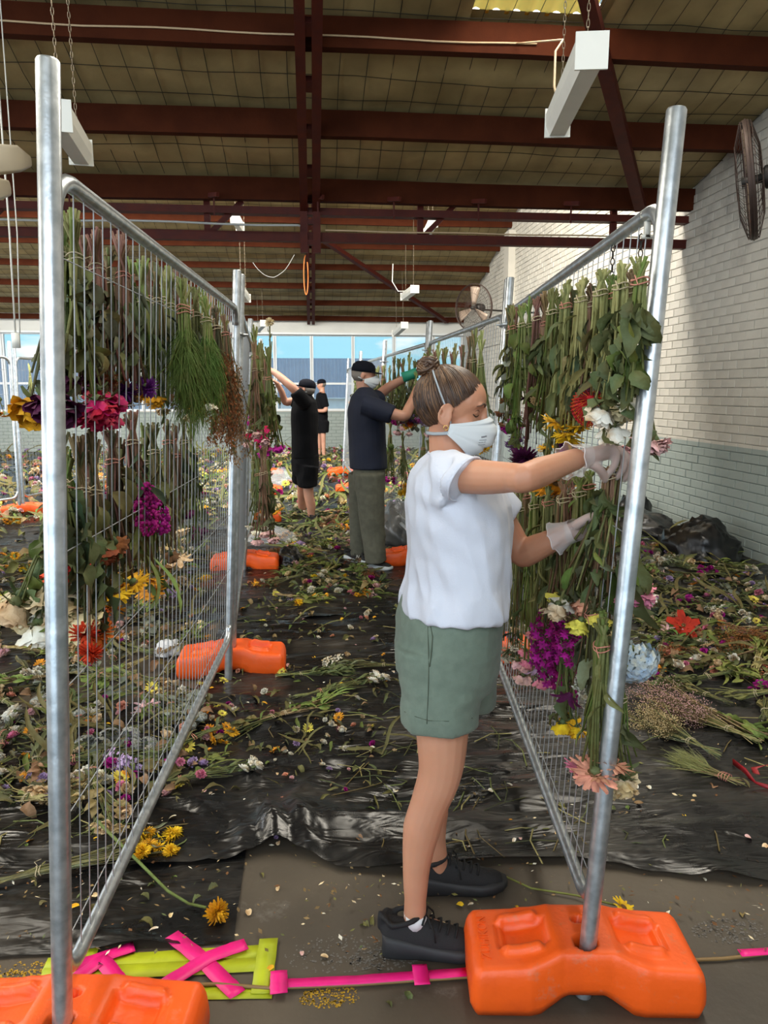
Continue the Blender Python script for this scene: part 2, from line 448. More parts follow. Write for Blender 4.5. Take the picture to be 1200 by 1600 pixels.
def purlin(y, z, h=.21, w=.09, x0=XL, x1=XR):
    mb = MB(); k = 12
    for i in range(k):                         # slightly bowed old timber
        a = x0 + (x1 - x0) * i / k; b = x0 + (x1 - x0) * (i + 1) / k
        mb.bar((a, y, z + .008 * math.sin(a * 1.3 + y)), (b, y, z + .008 * math.sin(b * 1.3 + y)), w, h)
    return tag(mb.build('roof_beam', M_rust, smooth=False), kind='structure')
for y in PUR1[:9]: purlin(y, roof1(y), .21)
for y in PUR2: purlin(y, roof2(y), .125, .06)
# pale cables clipped along the first beam
def sag_cable(a, b, sag, k=14, wob=.01, seed=1):
    a, b = Vector(a), Vector(b); out = []
    for i in range(k + 1):
        t = i / k; p = a.lerp(b, t); p.z -= sag * 4 * t * (1 - t); p.z += wob * noise.noise((t * 7, seed, 2)); out.append(p)
    return out
# valley girder: lattice of two chords with struts
vg = MB()
yv = 8.06
vg.bar((XL, yv, 3.06), (XR, yv, 3.06), .09, .09); vg.bar((XL, yv - .02, 3.30), (XR, yv - .02, 3.30), .12, .07)
for xx in (-8, -5.6, -3.2, -1.0, 1.15, 3.2):
    vg.bar((xx, yv, 3.06), (xx, yv, 3.42), .06, .06)
    vg.bar((xx + .02, yv, 3.08), (xx + .35, yv, 3.4), .05, .05)
tag(vg.build('valley_girder', M_rusts, smooth=False), kind='structure')
for xx in (-4.2, -2.3, -.95, .05, .8, 1.65, 2.6):     # small hanger brackets under the girder beam
    b_ = MB(); b_.bar((xx, 7.86, 3.40), (xx + .10, 7.70, 3.37), .03, .04); b_.bar((xx + .05, 7.80, 3.38), (xx + .05, 7.80, 3.20), .014, .014)
    tag(b_.build('beam_bracket', M_rusts, smooth=False), kind='structure')
# double-angle rafters with spacer plates
XT = at(484, 300, 7.9).x
def rafter(x, y0, y1, fz, drop, w, gap):
    mb = MB(); n = 10
    for sx in (-1, 1):
        cx = x + sx * (gap / 2 + w / 2)
        mb.bar((cx, y0, fz(y0) - drop), (cx, y1, fz(y1) - drop), w, .012)
        mb.bar((x + sx * (gap / 2 + .006), y0, fz(y0) - drop + .05), (x + sx * (gap / 2 + .006), y1, fz(y1) - drop + .05), .012, .10)
    k = int((y1 - y0) / .55)
    for i in range(k):
        y = y0 + .3 + i * .55; mb.bar((x, y, fz(y) - drop + .03), (x, y + .12, fz(y + .12) - drop + .03), gap + .01, .05)
    return tag(mb.build('steel_rafter', M_rusts, smooth=False), kind='structure')
rafter(XT, -4, 8.0, roof1, .17, .075, .045)
rafter(XT + .02, 8.3, 19.9, roof2, .14, .075, .045)
mb = MB()
for sx in (-1, 1): mb.bar((XT + sx * .065, 8.0, 3.5), (XT + sx * .065, 8.0, 2.90), .075, .07, up=(0, 1, 0))
for z in (3.4, 3.2, 3.0): mb.bar((XT - .06, 8.0, z), (XT + .06, 8.0, z), .05, .05)
tag(mb.build('girder_hanger', M_rusts, smooth=False), kind='structure')
def brace(p, q, w=.08):
    mb = MB(); mb.bar(p, q, w, .012); d = (Vector(q) - Vector(p)).normalized(); s_ = d.cross(Vector((0, 0, 1))).normalized() * (w / 2)
    mb.bar(Vector(p) + s_ + Vector((0, 0, .035)), Vector(q) + s_ + Vector((0, 0, .035)), .012, .08)
    return tag(mb.build('roof_brace', M_rusts, smooth=False), kind='structure')
def on_roof(px, py, fz, drop):
    d = ray(px, py); a = 5.86 if fz is roof1 else 9.32
    t = (a - drop - CH) / (d.z + .30 * d.y); return Vector((0, 0, CH)) + d * t
brace(on_roof(905, -40, roof1, .16), on_roof(1000, 330, roof1, .16), .10)
brace(on_roof(496, 372, roof2, .16), on_roof(698, 505, roof2, .12), .10)
# glazing of the saw-tooth faces
M_sawglass = clear_mat('roof_glazing', (.9, .95, .95), .12, .3)
for yy, z0, z1 in ((8.15, 3.62, 6.95), (YF - .05, 3.95, 7.6)):
    mb = MB()
    for i in range(15): mb.box((XL + i * 1.0, yy, (z0 + z1) / 2), (.05, .06, z1 - z0))
    for zz in (z0, (z0 + z1) / 2, z1): mb.box(((XL + XR) / 2, yy, zz), (XR - XL, .07, .07))
    o = tag(mb.build('trim_glazing', M_frame, smooth=False), kind='structure')
    for i in range(14):
        g = MB(); g.box((XL + .5 + i, yy, (z0 + z1) / 2), (.94, .006, z1 - z0 - .06)); g.build('pane', M_sawglass, o, False)
# the yard outside the back windows
M_clad = mat('blue_grey_cladding', (.36, .44, .58), .5, vary=.12, vscale=2)
mb = MB()
nrib = 150
xa, xb, yo = -22.0, 3.6, 36.0
zt = at(500, 560, 36).z
vs = []
for i in range(nrib * 4 + 1):
    x = xa + (xb - xa) * i / (nrib * 4); dy = (0, 0, .05, .05)[i % 4]
    vs += [(x, yo - dy, 0), (x, yo - dy, zt)]
mb.add(vs, [(2 * i, 2 * i + 2, 2 * i + 3, 2 * i + 1) for i in range(nrib * 4)])
mb.box(((xa + xb) / 2, yo + 3, zt / 2 - .05), (xb - xa, 5.8, zt))
tag(mb.build('yard_building', M_clad, smooth=False), 'blue grey ribbed metal shed standing outside the back windows', 'building')
mb = MB(); mb.box((1.0, 33, .6), (7.5, 1.2, 1.2)); mb.box((1.0, 33, 1.23), (7.7, 1.4, .06))
tag(mb.build('low_wall', mat('yard_wall', (.72, .72, .68), .7, vary=.1)), 'low pale wall in front of the blue shed outside', 'wall')
mb = MB(); mb.box((-4, 42, -.15), (90, 43.0, .1))
tag(mb.build('ground_yard', mat('yard_ground', (.35, .34, .32), .8, vary=.2)), kind='structure')
# ------------------------------------------------------------------ fences
LEAN = R(3.0)
RVc = Vector((math.cos(YAW), -math.sin(YAW), 0))
def lf(lat, fwd): return RVc * lat + HEAD * fwd       # ground point by offset across and ahead
PL, PITCHF = 2.36, 2.43
BASE_L = gp(97, 1555, .225); BASE_R = gp(920, 1465, .17)
for _b, _z in ((BASE_L, .225), (BASE_R, .17)): _b -= RVc * (_z * math.tan(LEAN)); _b.z = 0
JL = [BASE_L.copy(), lf(-.83, 3.93), lf(-1.20, 6.33), lf(-1.50, 8.72), lf(-1.80, 11.1), lf(-2.10, 13.5)]
JR = [BASE_R.copy(), lf(.545, 4.10), lf(.27, 6.52), lf(-.10, 8.92), lf(-.45, 11.3), lf(-.75, 13.7)]
def row_dir(J, i): return (J[i + 1] - J[i]).normalized()
FD = row_dir(JR, 0); FDL = row_dir(JL, 0)    # along the two near panels, away from the camera
Rt = Vector((FD.y, -FD.x, 0))                # across, towards the brick wall
def upv(d): return (UZ_ * math.cos(LEAN) + Vector((d.y, -d.x, 0)) * math.sin(LEAN)).normalized()
UZ_ = Vector((0, 0, 1)); FU = upv(FD)
FN = FD.cross(FU).normalized(); FNL = FDL.cross(upv(FDL)).normalized()   # plane normals, towards the brick wall
def fl(px, py, off=0.0): return onplane(px, py, BASE_L + FNL * off, FNL)
def fr(px, py, off=0.0): return onplane(px, py, BASE_R + FN * off, FN)
vwire = MB(); vwire.tube([(0, 0, .24), (0, 0, 1.915)], .0015, 5, False); vwire_me = vwire.mesh('vertical_wire', M_wire)
ZB, ZT, ZP = .24, 1.915, 2.10
def make_fence(base, label, wires_apart, direction=FD, lean=LEAN, group=None):
    ya = math.atan2(direction.y, direction.x)
    M = Matrix.Translation(base) @ Matrix.Rotation(ya, 4, 'Z') @ Matrix.Rotation(lean, 4, 'X')
    root = empty('temporary_fence', M=M); tag(root, label, 'fence', group)
    for x in (0, PL):
        mb = MB(); mb.tube([(x, 0, .012), (x, 0, ZP - .004), (x, 0, ZP)], [.021, .021, .0185], 18); p = mb.build('post', M_galv, root)
        auto_smooth(p)
    c = .09
    def rail(z, s):
        pts = [(.015, 0, z + s * -.075)]
        for i in range(7):
            a = PI / 2 * i / 6; pts.append((.015 + c * (1 - math.cos(a)), 0, z + s * (-.075 + .075 * math.sin(a))))
        out = pts + [(PL - p[0], 0, p[2]) for p in reversed(pts)]
        return out
    mb = MB(); mb.tube(rail(ZT, 1), .0165, 12); mb.build('top_rail', M_galv, root)
    mb = MB(); mb.tube(rail(ZB, -1), .0165, 12); mb.build('bottom_rail', M_galv, root)
    n = 38; xs = [.06 + (PL - .12) * i / (n - 1) for i in range(n)]
    if wires_apart:
        for x in xs:
            o = link('vertical_wire', vwire_me, root, (x, 0, 0))
        for k in range(6):
            z = ZB + .08 + k * .29; mb = MB(); mb.tube([(.02, .004, z), (PL - .02, .004, z)], .0014, 5, False); mb.build('horizontal_wire', M_wire, root)
    else:
        mb = MB()
        for x in xs: mb.tube([(x, 0, ZB), (x, 0, ZT)], .0015, 4, False)
        for k in range(6): z = ZB + .08 + k * .29; mb.tube([(.02, .004, z), (PL - .02, .004, z)], .0018, 4, False)
        tag(mb.build('wire_mesh', M_wire, root), kind='stuff')
    return root
NPL, NPR = 5, 5
for i in range(NPL):
    make_fence(JL[i], ['steel mesh fence panel hung with crimson roses and green pine, opposite the woman',
               'second steel mesh fence panel of the row opposite the woman', 'fence panel the man in black with raised arms works at',
               'fourth fence panel of the row opposite the woman, past the man in black', 'last fence panel before the windows in the row opposite the woman'][i], i == 0, row_dir(JL, i))
for i in range(NPR):
    make_fence(JR[i], ['steel mesh fence panel the woman in the white t-shirt is working at',
               'second steel mesh fence panel of the row behind the woman', 'fence panel the man in the navy shirt works at',
               'fourth fence panel of the row, past the man in the navy shirt', 'last fence panel before the windows in the navy shirt man\'s row'][i], i == 0, row_dir(JR, i))
# couplers where panels meet
for J, n, wh in ((JL, NPL, 'opposite the woman'), (JR, NPR, 'where the woman works')):
    for i in range(1, n):
        p = J[i] - row_dir(J, i - 1) * .03 + FU * (1.86 if J is JR else 1.80)
        mb = MB()
        for s in (-.035, .035):
            pts = [p + FD * s + (FD * math.cos(a) + FN * math.sin(a)) * .027 for a in [k * PI / 5 for k in range(10)]]
            mb.tube(pts, .008, 6, closed=True)
        mb.tube([p - FN * .05, p + FN * .05], .006, 6)
        tag(mb.build('fence_clamp', M_galv), 'steel clamp joining the posts of two fence panels, row ' + wh, 'clamp', 'fence clamps ' + wh)

# ------------------------------------------------------------------ orange fence feet
M_orange = mat('orange_plastic', (.92, .115, .009), .42, color2=(.78, .092, .009), vscale=8, bump=.12, bscale=60, lo=.25, hi=.5)
_nt = M_orange.node_tree; _b = _nt.nodes['Principled BSDF']; _src = _b.inputs['Base Color'].links[0].from_socket
_co = N(_nt, 'ShaderNodeTexCoord'); _t = N(_nt, 'ShaderNodeTexNoise'); _t.inputs['Scale'].default_value = 14; _t.inputs['Detail'].default_value = 10; _t.inputs['Roughness'].default_value = .75
_nt.links.new(_co.outputs['Object'], _t.inputs['Vector'])
_r = N(_nt, 'ShaderNodeValToRGB'); _r.color_ramp.elements[0].position = .57; _r.color_ramp.elements[1].position = .85
_nt.links.new(_t.outputs['Fac'], _r.inputs[0])
_m = N(_nt, 'ShaderNodeMixRGB'); _m.inputs[2].default_value = (.42, .25, .16, 1)
_nt.links.new(_r.outputs[0], _m.inputs[0]); _nt.links.new(_src, _m.inputs[1]); _nt.links.new(_m.outputs[0], _b.inputs['Base Color'])
def rbox(mb, c, s, chamf):                   # box with chamfered vertical edges and top edge
    hx, hy, hz = s[0] / 2, s[1] / 2, s[2] / 2; c = Vector(c)
    def ringp(i, z):
        x, y, k = hx - i, hy - i, chamf
        return [c + Vector(p) for p in ((x - k, -y, z), (x, -y + k, z), (x, y - k, z), (x - k, y, z), (-x + k, y, z), (-x, y - k, z), (-x, -y + k, z), (-x + k, -y, z))]
    mb.loft([ringp(chamf * .5, -hz), ringp(0, -hz + chamf * .5), ringp(0, hz - chamf * .6), ringp(chamf * .6, hz)])
def foot_mesh():
    """blow-moulded foot: two lobes, raised saddle, arched underneath; long axis X"""
    W, D = .575, .235
    prof_top = [(-.2875, .085), (-.280, .112), (-.262, .126), (-.16, .132), (-.11, .144), (-.07, .160), (.07, .160), (.11, .144), (.16, .132), (.262, .126), (.280, .112), (.2875, .085)]
    def top(x):
        for (x0, z0), (x1, z1) in zip(prof_top, prof_top[1:]):
            if x0 <= x <= x1: return z0 + (z1 - z0) * (x - x0) / (x1 - x0)
        return .085
    def bot(x):
        a = abs(x)
        if a < .045: return .042
        if a < .115: return .042 * (1 - (a - .045) / .07)
        return .0 if a < .272 else .02 * (a - .272) / .0155
    def halfw(x):
        a = abs(x)
        if a < .06: w = .098
        elif a < .14: w = .098 + .020 * (a - .06) / .08
        else: w = .118
        if a > .262: w -= .018 * ((a - .262) / .0255) ** 2
        return w
    nx, ny, mb = 96, 44, MB()
    def relief(x, y, t):
        dz = 0
        a, s = abs(x), 1
        def box_in(x0, x1, y0, y1, d, soft=.008):
            f = min(max((a - x0) / soft, 0), 1) * min(max((x1 - a) / soft, 0), 1) * min(max((y - y0) / soft, 0), 1) * min(max((y1 - y) / soft, 0), 1)
            return d * f
        dz += box_in(.085, .215, -.045, .052, -.020)                   # sunk pocket of each lobe
        dz += box_in(.10, .205, -.072, -.035, .016, .012)               # grip ribs along the pocket
        dz += box_in(.10, .205, .042, .080, .016, .012)
        dz += box_in(.19, .212, -.05, .06, .012, .008)
        r = math.hypot(x, y + .052)
        if r < .030: dz -= .05 * min(1, (.030 - r) / .004)              # socket of the post
        r2 = math.hypot(x, y - .030)
        if r2 < .016: dz -= .03 * min(1, (.016 - r2) / .004)
        return dz
    rows = []
    for i in range(nx + 1):
        x = -W / 2 + W * i / nx; h = halfw(x); zt_, zb_ = top(x), bot(x); ring = []
        for j in range(ny + 1):                                        # across the top
            y = -h + 2 * h * j / ny; e = min(h - abs(y), .022) / .022; z = zt_ - .020 * (1 - math.sqrt(max(0, 1 - (1 - e) ** 2)))
            z += relief(x, y, 0) * (1 if e >= 1 else e)
            ring.append(Vector((x, y, z)))
        for f in (.75, .5, .25): ring.append(Vector((x, h + .003 * math.sin(f * PI), zb_ + (zt_ - .02 - zb_) * f)))
        ring.append(Vector((x, h - .008, zb_)))
        ring.append(Vector((x, -h + .008, zb_)))
        for f in (.25, .5, .75): ring.append(Vector((x, -h - .003 * math.sin(f * PI), zb_ + (zt_ - .02 - zb_) * f)))
        rows.append(ring)
    mb.loft(rows)
    return mb.mesh('fence_block', M_orange)
foot_me = foot_mesh()
# raised lettering moulded near each end of a foot
def letters_mesh(word, h):
    cu = bpy.data.curves.new('lettering', 'FONT'); cu.body = word; cu.size = h; cu.extrude = .0012; cu.align_x = 'CENTER'; cu.align_y = 'CENTER'
    o = bpy.data.objects.new('tmp', cu); col.objects.link(o); dg = bpy.context.evaluated_depsgraph_get()
    me = bpy.data.meshes.new_from_object(o.evaluated_get(dg)); bpy.data.objects.remove(o); me.materials.clear(); me.materials.append(M_orange); return me
def make_foot(p, ang, label, lettering=False, group=None):
    root = link('fence_block', foot_me); root.location = (p.x + FD.x * .052, p.y + FD.y * .052, 0); root.rotation_euler = (0, 0, ang)
    tag(root, label, 'fence block', group)
    if lettering:
        o = link('lettering', LET, root, (-.245, 0, .1285)); o.rotation_euler = (0, 0, R(90))
    return root
FANG = math.atan2(Rt.y, Rt.x)
LET = letters_mesh('ZUHIKON', .034)
make_foot(BASE_R, FANG, 'scuffed orange plastic fence foot beside the woman\'s black sneaker', True)
make_foot(BASE_L, FANG, 'orange plastic fence foot beside the pink and yellow floor tape', True)
for J, n, w in ((JL, NPL, 'opposite the woman'), (JR, NPR, 'behind the woman')):
    for i in range(1, n + 1):
        p = J[i] - row_dir(J, i - 1) * .03; dd = row_dir(J, i - 1)
        make_foot(p, math.atan2(-dd.x, dd.y) + R((0, 3, -4, 2, -2, 3)[i]), ['', 'orange plastic foot under the first joint of the fence row ', 'orange plastic foot under the second joint of the fence row ',
                  'orange plastic foot under the third joint of the fence row ', 'orange plastic foot under the fourth joint of the fence row ', 'orange plastic foot at the window end of the fence row '][i] + w)
# ------------------------------------------------------------------ people
RV = Vector((math.cos(YAW), -math.sin(YAW), 0)); UZ = Vector((0, 0, 1))
M_skin = mat('skin_fair', (.60, .298, .182), .5, color2=(.51, .235, .138), vscale=5, subsurf=.25, bump=.04, bscale=220, lo=.3, hi=.7)
M_skin2 = mat('skin_ruddy', (.58, .30, .20), .5, color2=(.48, .23, .15), vscale=6, subsurf=.2)
M_hair = mat('brown_hair', (.085, .042, .022), .42, color2=(.03, .014, .008), vscale=18)
M_hair2 = mat('light_brown_hair', (.20, .105, .05), .42, color2=(.075, .036, .018), vscale=22)
M_tee = mat('white_cotton', (.66, .69, .78), .85, bump=.12, bscale=260, sheen=.1)
M_sage = mat('sage_linen', (.170, .222, .172), .9, color2=(.145, .192, .148), vscale=40, bump=.15, bscale=300, sheen=.1)
M_navy = mat('navy_polyester', (.006, .010, .028), .8, vary=.2)
M_black = mat('black_cotton', (.0035, .0035, .0045), .95, spec=.2)
M_cargo = mat('grey_green_twill', (.120, .118, .085), .9, color2=(.095, .094, .068), vscale=25, bump=.1, bscale=200)
M_shoe = mat('black_knit', (.008, .008, .009), .75, bump=.3, bscale=400)
M_sole = mat('black_rubber_foam', (.018, .019, .021), .6)
M_lace = mat('black_lace', (.004, .004, .004), .8)
M_msk = mat('white_mask', (.66, .70, .71), .8, bump=.03, bscale=300)
M_strap = mat('grey_elastic', (.36, .40, .43), .8)
M_brow = mat('brow_hair', (.10, .05, .03), .7)
M_ink = mat('grey_ink', (.22, .23, .25), .8)
def glove_mat():
    m = clear_mat('clear_vinyl_glove', (.86, .80, .78), .42, .35); return m
M_glove = glove_mat()
def ell(c, a, b, n=22, p=1.0):               # ring around c with half axes a, b
    out = []
    for j in range(n):
        t = 2 * PI * j / n; cs, sn = math.cos(t), math.sin(t)
        out.append(Vector(c) + Vector(a) * (math.copysign(abs(cs) ** p, cs)) + Vector(b) * (math.copysign(abs(sn) ** p, sn)))
    return out
def limb(mb, pts, rad, n=14):
    # dense smooth path through joints
    P = [Vector(p) for p in pts]; out, rr = [], []
    for i in range(len(P) - 1):
        p0, p1, p2, p3 = P[max(i - 1, 0)], P[i], P[i + 1], P[min(i + 2, len(P) - 1)]
        for k in range(4):
            t = k / 4
            out.append(.5 * ((2 * p1) + (p2 - p0) * t + (2 * p0 - 5 * p1 + 4 * p2 - p3) * t * t + (3 * p1 - p0 - 3 * p2 + p3) * t ** 3))
            a, b = rad[i], rad[i + 1]
            if hasattr(a, '__len__') or hasattr(b, '__len__'):
                a = a if hasattr(a, '__len__') else (a, a); b = b if hasattr(b, '__len__') else (b, b)
                rr.append((a[0] + (b[0] - a[0]) * t, a[1] + (b[1] - a[1]) * t))
            else: rr.append(a + (b - a) * t)
    out.append(P[-1]); rr.append(rad[-1]); mb.tube(out, rr, n)
def finger(mb, pts, r0, r1):
    k = len(pts) - 1; limb(mb, pts, [r0 + (r1 - r0) * i / k for i in range(k + 1)], 8)
    mb.ball(pts[-1], r1, 8, 6)
def head_shapes(mb, M, s=1.0, beard=False):
    R3 = M.to_3x3()
    def E(c, r, rot=None):
        Mr = R3 if rot is None else R3 @ rot.to_3x3()
        mb.ball(M @ (Vector(c) * s), tuple(q * s for q in r), 20, 14, M=Mr)
    E((-.012, 0, .030), (.093, .074, .086)); E((.034, 0, .040), (.056, .062, .064)); E((.034, 0, -.022), (.055, .058, .065))
    E((.028, 0, -.066), (.054, .048, .040)); E((.068, 0, -.090), (.020, .021, .017))
    for y in (-1, 1):
        E((.050, y * .036, -.022), (.028, .022, .026)); E((.076, y * .024, .037), (.013, .026, .009))
        E((-.004, y * .078, -.008), (.018, .0058, .029), Matrix.Rotation(R(y * 18), 4, 'Z') @ Matrix.Rotation(R(-12), 4, 'Y')); E((.004, y * .079, -.034), (.009, .005, .009))
        E((.097, y * .010, -.034), (.011, .009, .008))
        rim = []
        for i in range(9):
            a = R(-70 + i * 32); rim.append(M @ (Vector((-.005 - .018 * math.sin(a), y * (.082 + .006 * math.sin(a)), -.006 + .029 * math.cos(a))) * s))
        mb.tube(rim, .0040 * s, 6); mb.tube([M @ (Vector(p) * s) for p in ((.006, y * .081, -.018), (-.002, y * .084, -.026), (-.010, y * .085, -.014), (-.011, y * .085, .004), (-.006, y * .083, .012))], .0028 * s, 6)
    mb.tube([M @ (Vector(p) * s) for p in ((.086, 0, .030), (.095, 0, .000), (.110, 0, -.028), (.104, 0, -.038))], [.010 * s, .010 * s, .0125 * s, .010 * s], 10)
    E((.087, 0, -.056), (.012, .022, .006)); E((.086, 0, -.066), (.012, .020, .006))
def mask_mb(M, s=1.0):
    mb = MB(); nu, nv = 30, 36; C = [(.106, .012), (.124, .002), (.138, -.026), (.134, -.060), (.106, -.090), (.078, -.112)]
    S = [(.012, -.028), (.012, -.033), (.012, -.038), (.012, -.046), (.012, -.052), (.012, -.058)]
    def lerp(T, t):
        f = t * (len(T) - 1); i = min(int(f), len(T) - 2); g = f - i
        return T[i][0] + (T[i + 1][0] - T[i][0]) * g, T[i][1] + (T[i + 1][1] - T[i][1]) * g
    for j in range(nv + 1):
        v = j / nv; cx, cz = lerp(C, v); sx, sz = lerp(S, v)
        for i in range(nu + 1):
            u = -1 + 2 * i / nu; w = (1 - abs(u) ** 1.9)
            x = sx + (cx - sx) * w; z = sz + (cz - sz) * (1 - abs(u) ** 1.3)
            y = .080 * math.copysign(abs(u) ** .74, u)
            crease = .006 * math.exp(-((v - .22) / .035) ** 2) + .006 * math.exp(-((v - .70) / .035) ** 2)
            x -= crease * 1.2 * w
            mb.v.append(tuple(M @ (Vector((x, y, z)) * s)))
    for j in range(nv):
        for i in range(nu):
            a = j * (nu + 1) + i; mb.f.append((a, a + 1, a + nu + 2, a + nu + 1)); mb.m.append(0)
    return mb
def add_thick(o, t):
    m = o.modifiers.new('thickness', 'SOLIDIFY'); m.thickness = t; m.offset = 0; return o
def folds(amp, sx, sz, seed, vert=0.0):
    def f(co, no):
        out = np.empty(len(co))
        for i, p in enumerate(co):
            q = (p[0] * sx + seed, p[1] * sx, p[2] * sz)
            n1 = noise.noise(q); n2 = noise.noise((q[0] * 2.1 + 3, q[1] * 2.1, q[2] * 2.1 + 1))
            out[i] = amp * (1 - 2 * abs(n1)) * .7 + amp * .5 * n2
        return out
    return f
def shoe(parent, heel, toe, label, s=1.0, logo=None, solemat=None):
    """lace-up trainer lying from heel to toe on the floor"""
    d = Vector(toe) - Vector(heel); L = d.length; M = frame(d, UZ, heel)
    root = empty('shoe'); root.parent = parent; root.matrix_parent_inverse = Matrix.Translation(-parent.location); root.matrix_basis = M; root['label'] = label
    k = L / .29
    prof = [(-.002, .022, .0), (.01, .036, .0), (.04, .039, .0), (.09, .037, .0), (.14, .041, .0), (.20, .049, .001), (.24, .046, .004), (.27, .034, .010), (.288, .014, .018)]
    mb = MB(); rings = []
    for x, w, z0 in prof:
        zt = .052 + .010 * math.cos(x * 16) + (.006 if x < .05 else 0)
        if x > .25: zt = .040
        bulge = .004
        ring = []
        for j in range(16):
            a = 2 * PI * j / 16; y = math.copysign(abs(math.cos(a)) ** .5, math.cos(a)) * (w + bulge); z = (zt + z0) / 2 + math.copysign(abs(math.sin(a)) ** .55, math.sin(a)) * (zt - z0) / 2
            ring.append(Vector((x * k, y * k, max(z * k, .001))))
        rings.append(ring)
    mb.loft(rings); o = mb.build('sole', solemat or M_sole, root)
    up = MB()
    sec = [(-.002, .028, .085), (.012, .034, .105), (.035, .036, .108), (.07, .036, .100), (.10, .036, .102), (.13, .038, .100), (.17, .041, .085), (.21, .042, .072), (.25, .036, .062), (.275, .022, .052)]
    rings = []
    for x, w, zt in sec:
        ring = []
        for j in range(18):
            a = 2 * PI * j / 18; y = math.cos(a) * w * (1 - .25 * max(0, math.sin(a)) ** 2); z = .035 + (math.sin(a) * (zt - .035) if math.sin(a) > 0 else math.sin(a) * .01)
            ring.append(Vector((x * k, y * k, z * k)))
        rings.append(ring)
    up.loft(rings)
    collar = []
    for j in range(20):
        a = 2 * PI * j / 20; collar.append(Vector(((.050 + .050 * math.cos(a)) * k, .034 * math.sin(a) * k, (.106 + .012 * math.cos(a) * 1.0 + (.014 if math.cos(a) < -.8 else 0)) * k)))
    up.tube(collar, .0085 * k, 8, closed=True)
    up.tube([Vector((-.006 * k, 0, .07 * k)), Vector((-.008 * k, 0, .10 * k)), Vector((-.012 * k, 0, .125 * k))], [.012 * k, .010 * k, .005 * k], 8)
    solidify('upper', up, .006 * max(k, .9), M_shoe, 5, root)
    for i in range(5):
        x = .105 + i * .022; zt = .112 - i * .0085; lb = MB()
        lb.tube([Vector((x * k, -.026 * k, (zt - .012) * k)), Vector(((x + .006) * k, -.012 * k, (zt + .001) * k)), Vector(((x + .008) * k, .012 * k, (zt + .001) * k)), Vector((x * k, .026 * k, (zt - .012) * k))], .0032 * k, 6)
        lb.build('lace', M_lace, root)
    lb = MB()
    for s_ in (-1, 1): lb.tube([Vector((.115 * k, 0, .114 * k)), Vector((.12 * k, s_ * .022 * k, .122 * k)), Vector((.135 * k, s_ * .040 * k, .095 * k)), Vector((.14 * k, s_ * .046 * k, .066 * k))], .0026 * k, 6)
    lb.build('lace', M_lace, root)
    if logo:
        cu = MB(); q = .018 * k; y = -.0435 * k
        for a, b in (((0, 0), (.6, 2)), ((.6, 2), (1.4, 0)), ((1.4, 0), (2.0, 2))):
            cu.bar(Vector((.15 * k + a[0] * q, y, .055 * k + a[1] * q * .8)), Vector((.15 * k + b[0] * q, y, .055 * k + b[1] * q * .8)), .004, .006, up=(0, 1, 0))
        cu.build('logo', M_white, root)
    return root

def px_ring(y, l, r, hw, fwd, p=1.0, n=26, dz=0.0):   # horizontal ring from a silhouette measured at a distance
    a, b = at(l, y, fwd), at(r, y, fwd); c = (a + b) / 2 + UZ * dz
    return ell(c, (b - a) / 2, HEAD * hw, n, p)

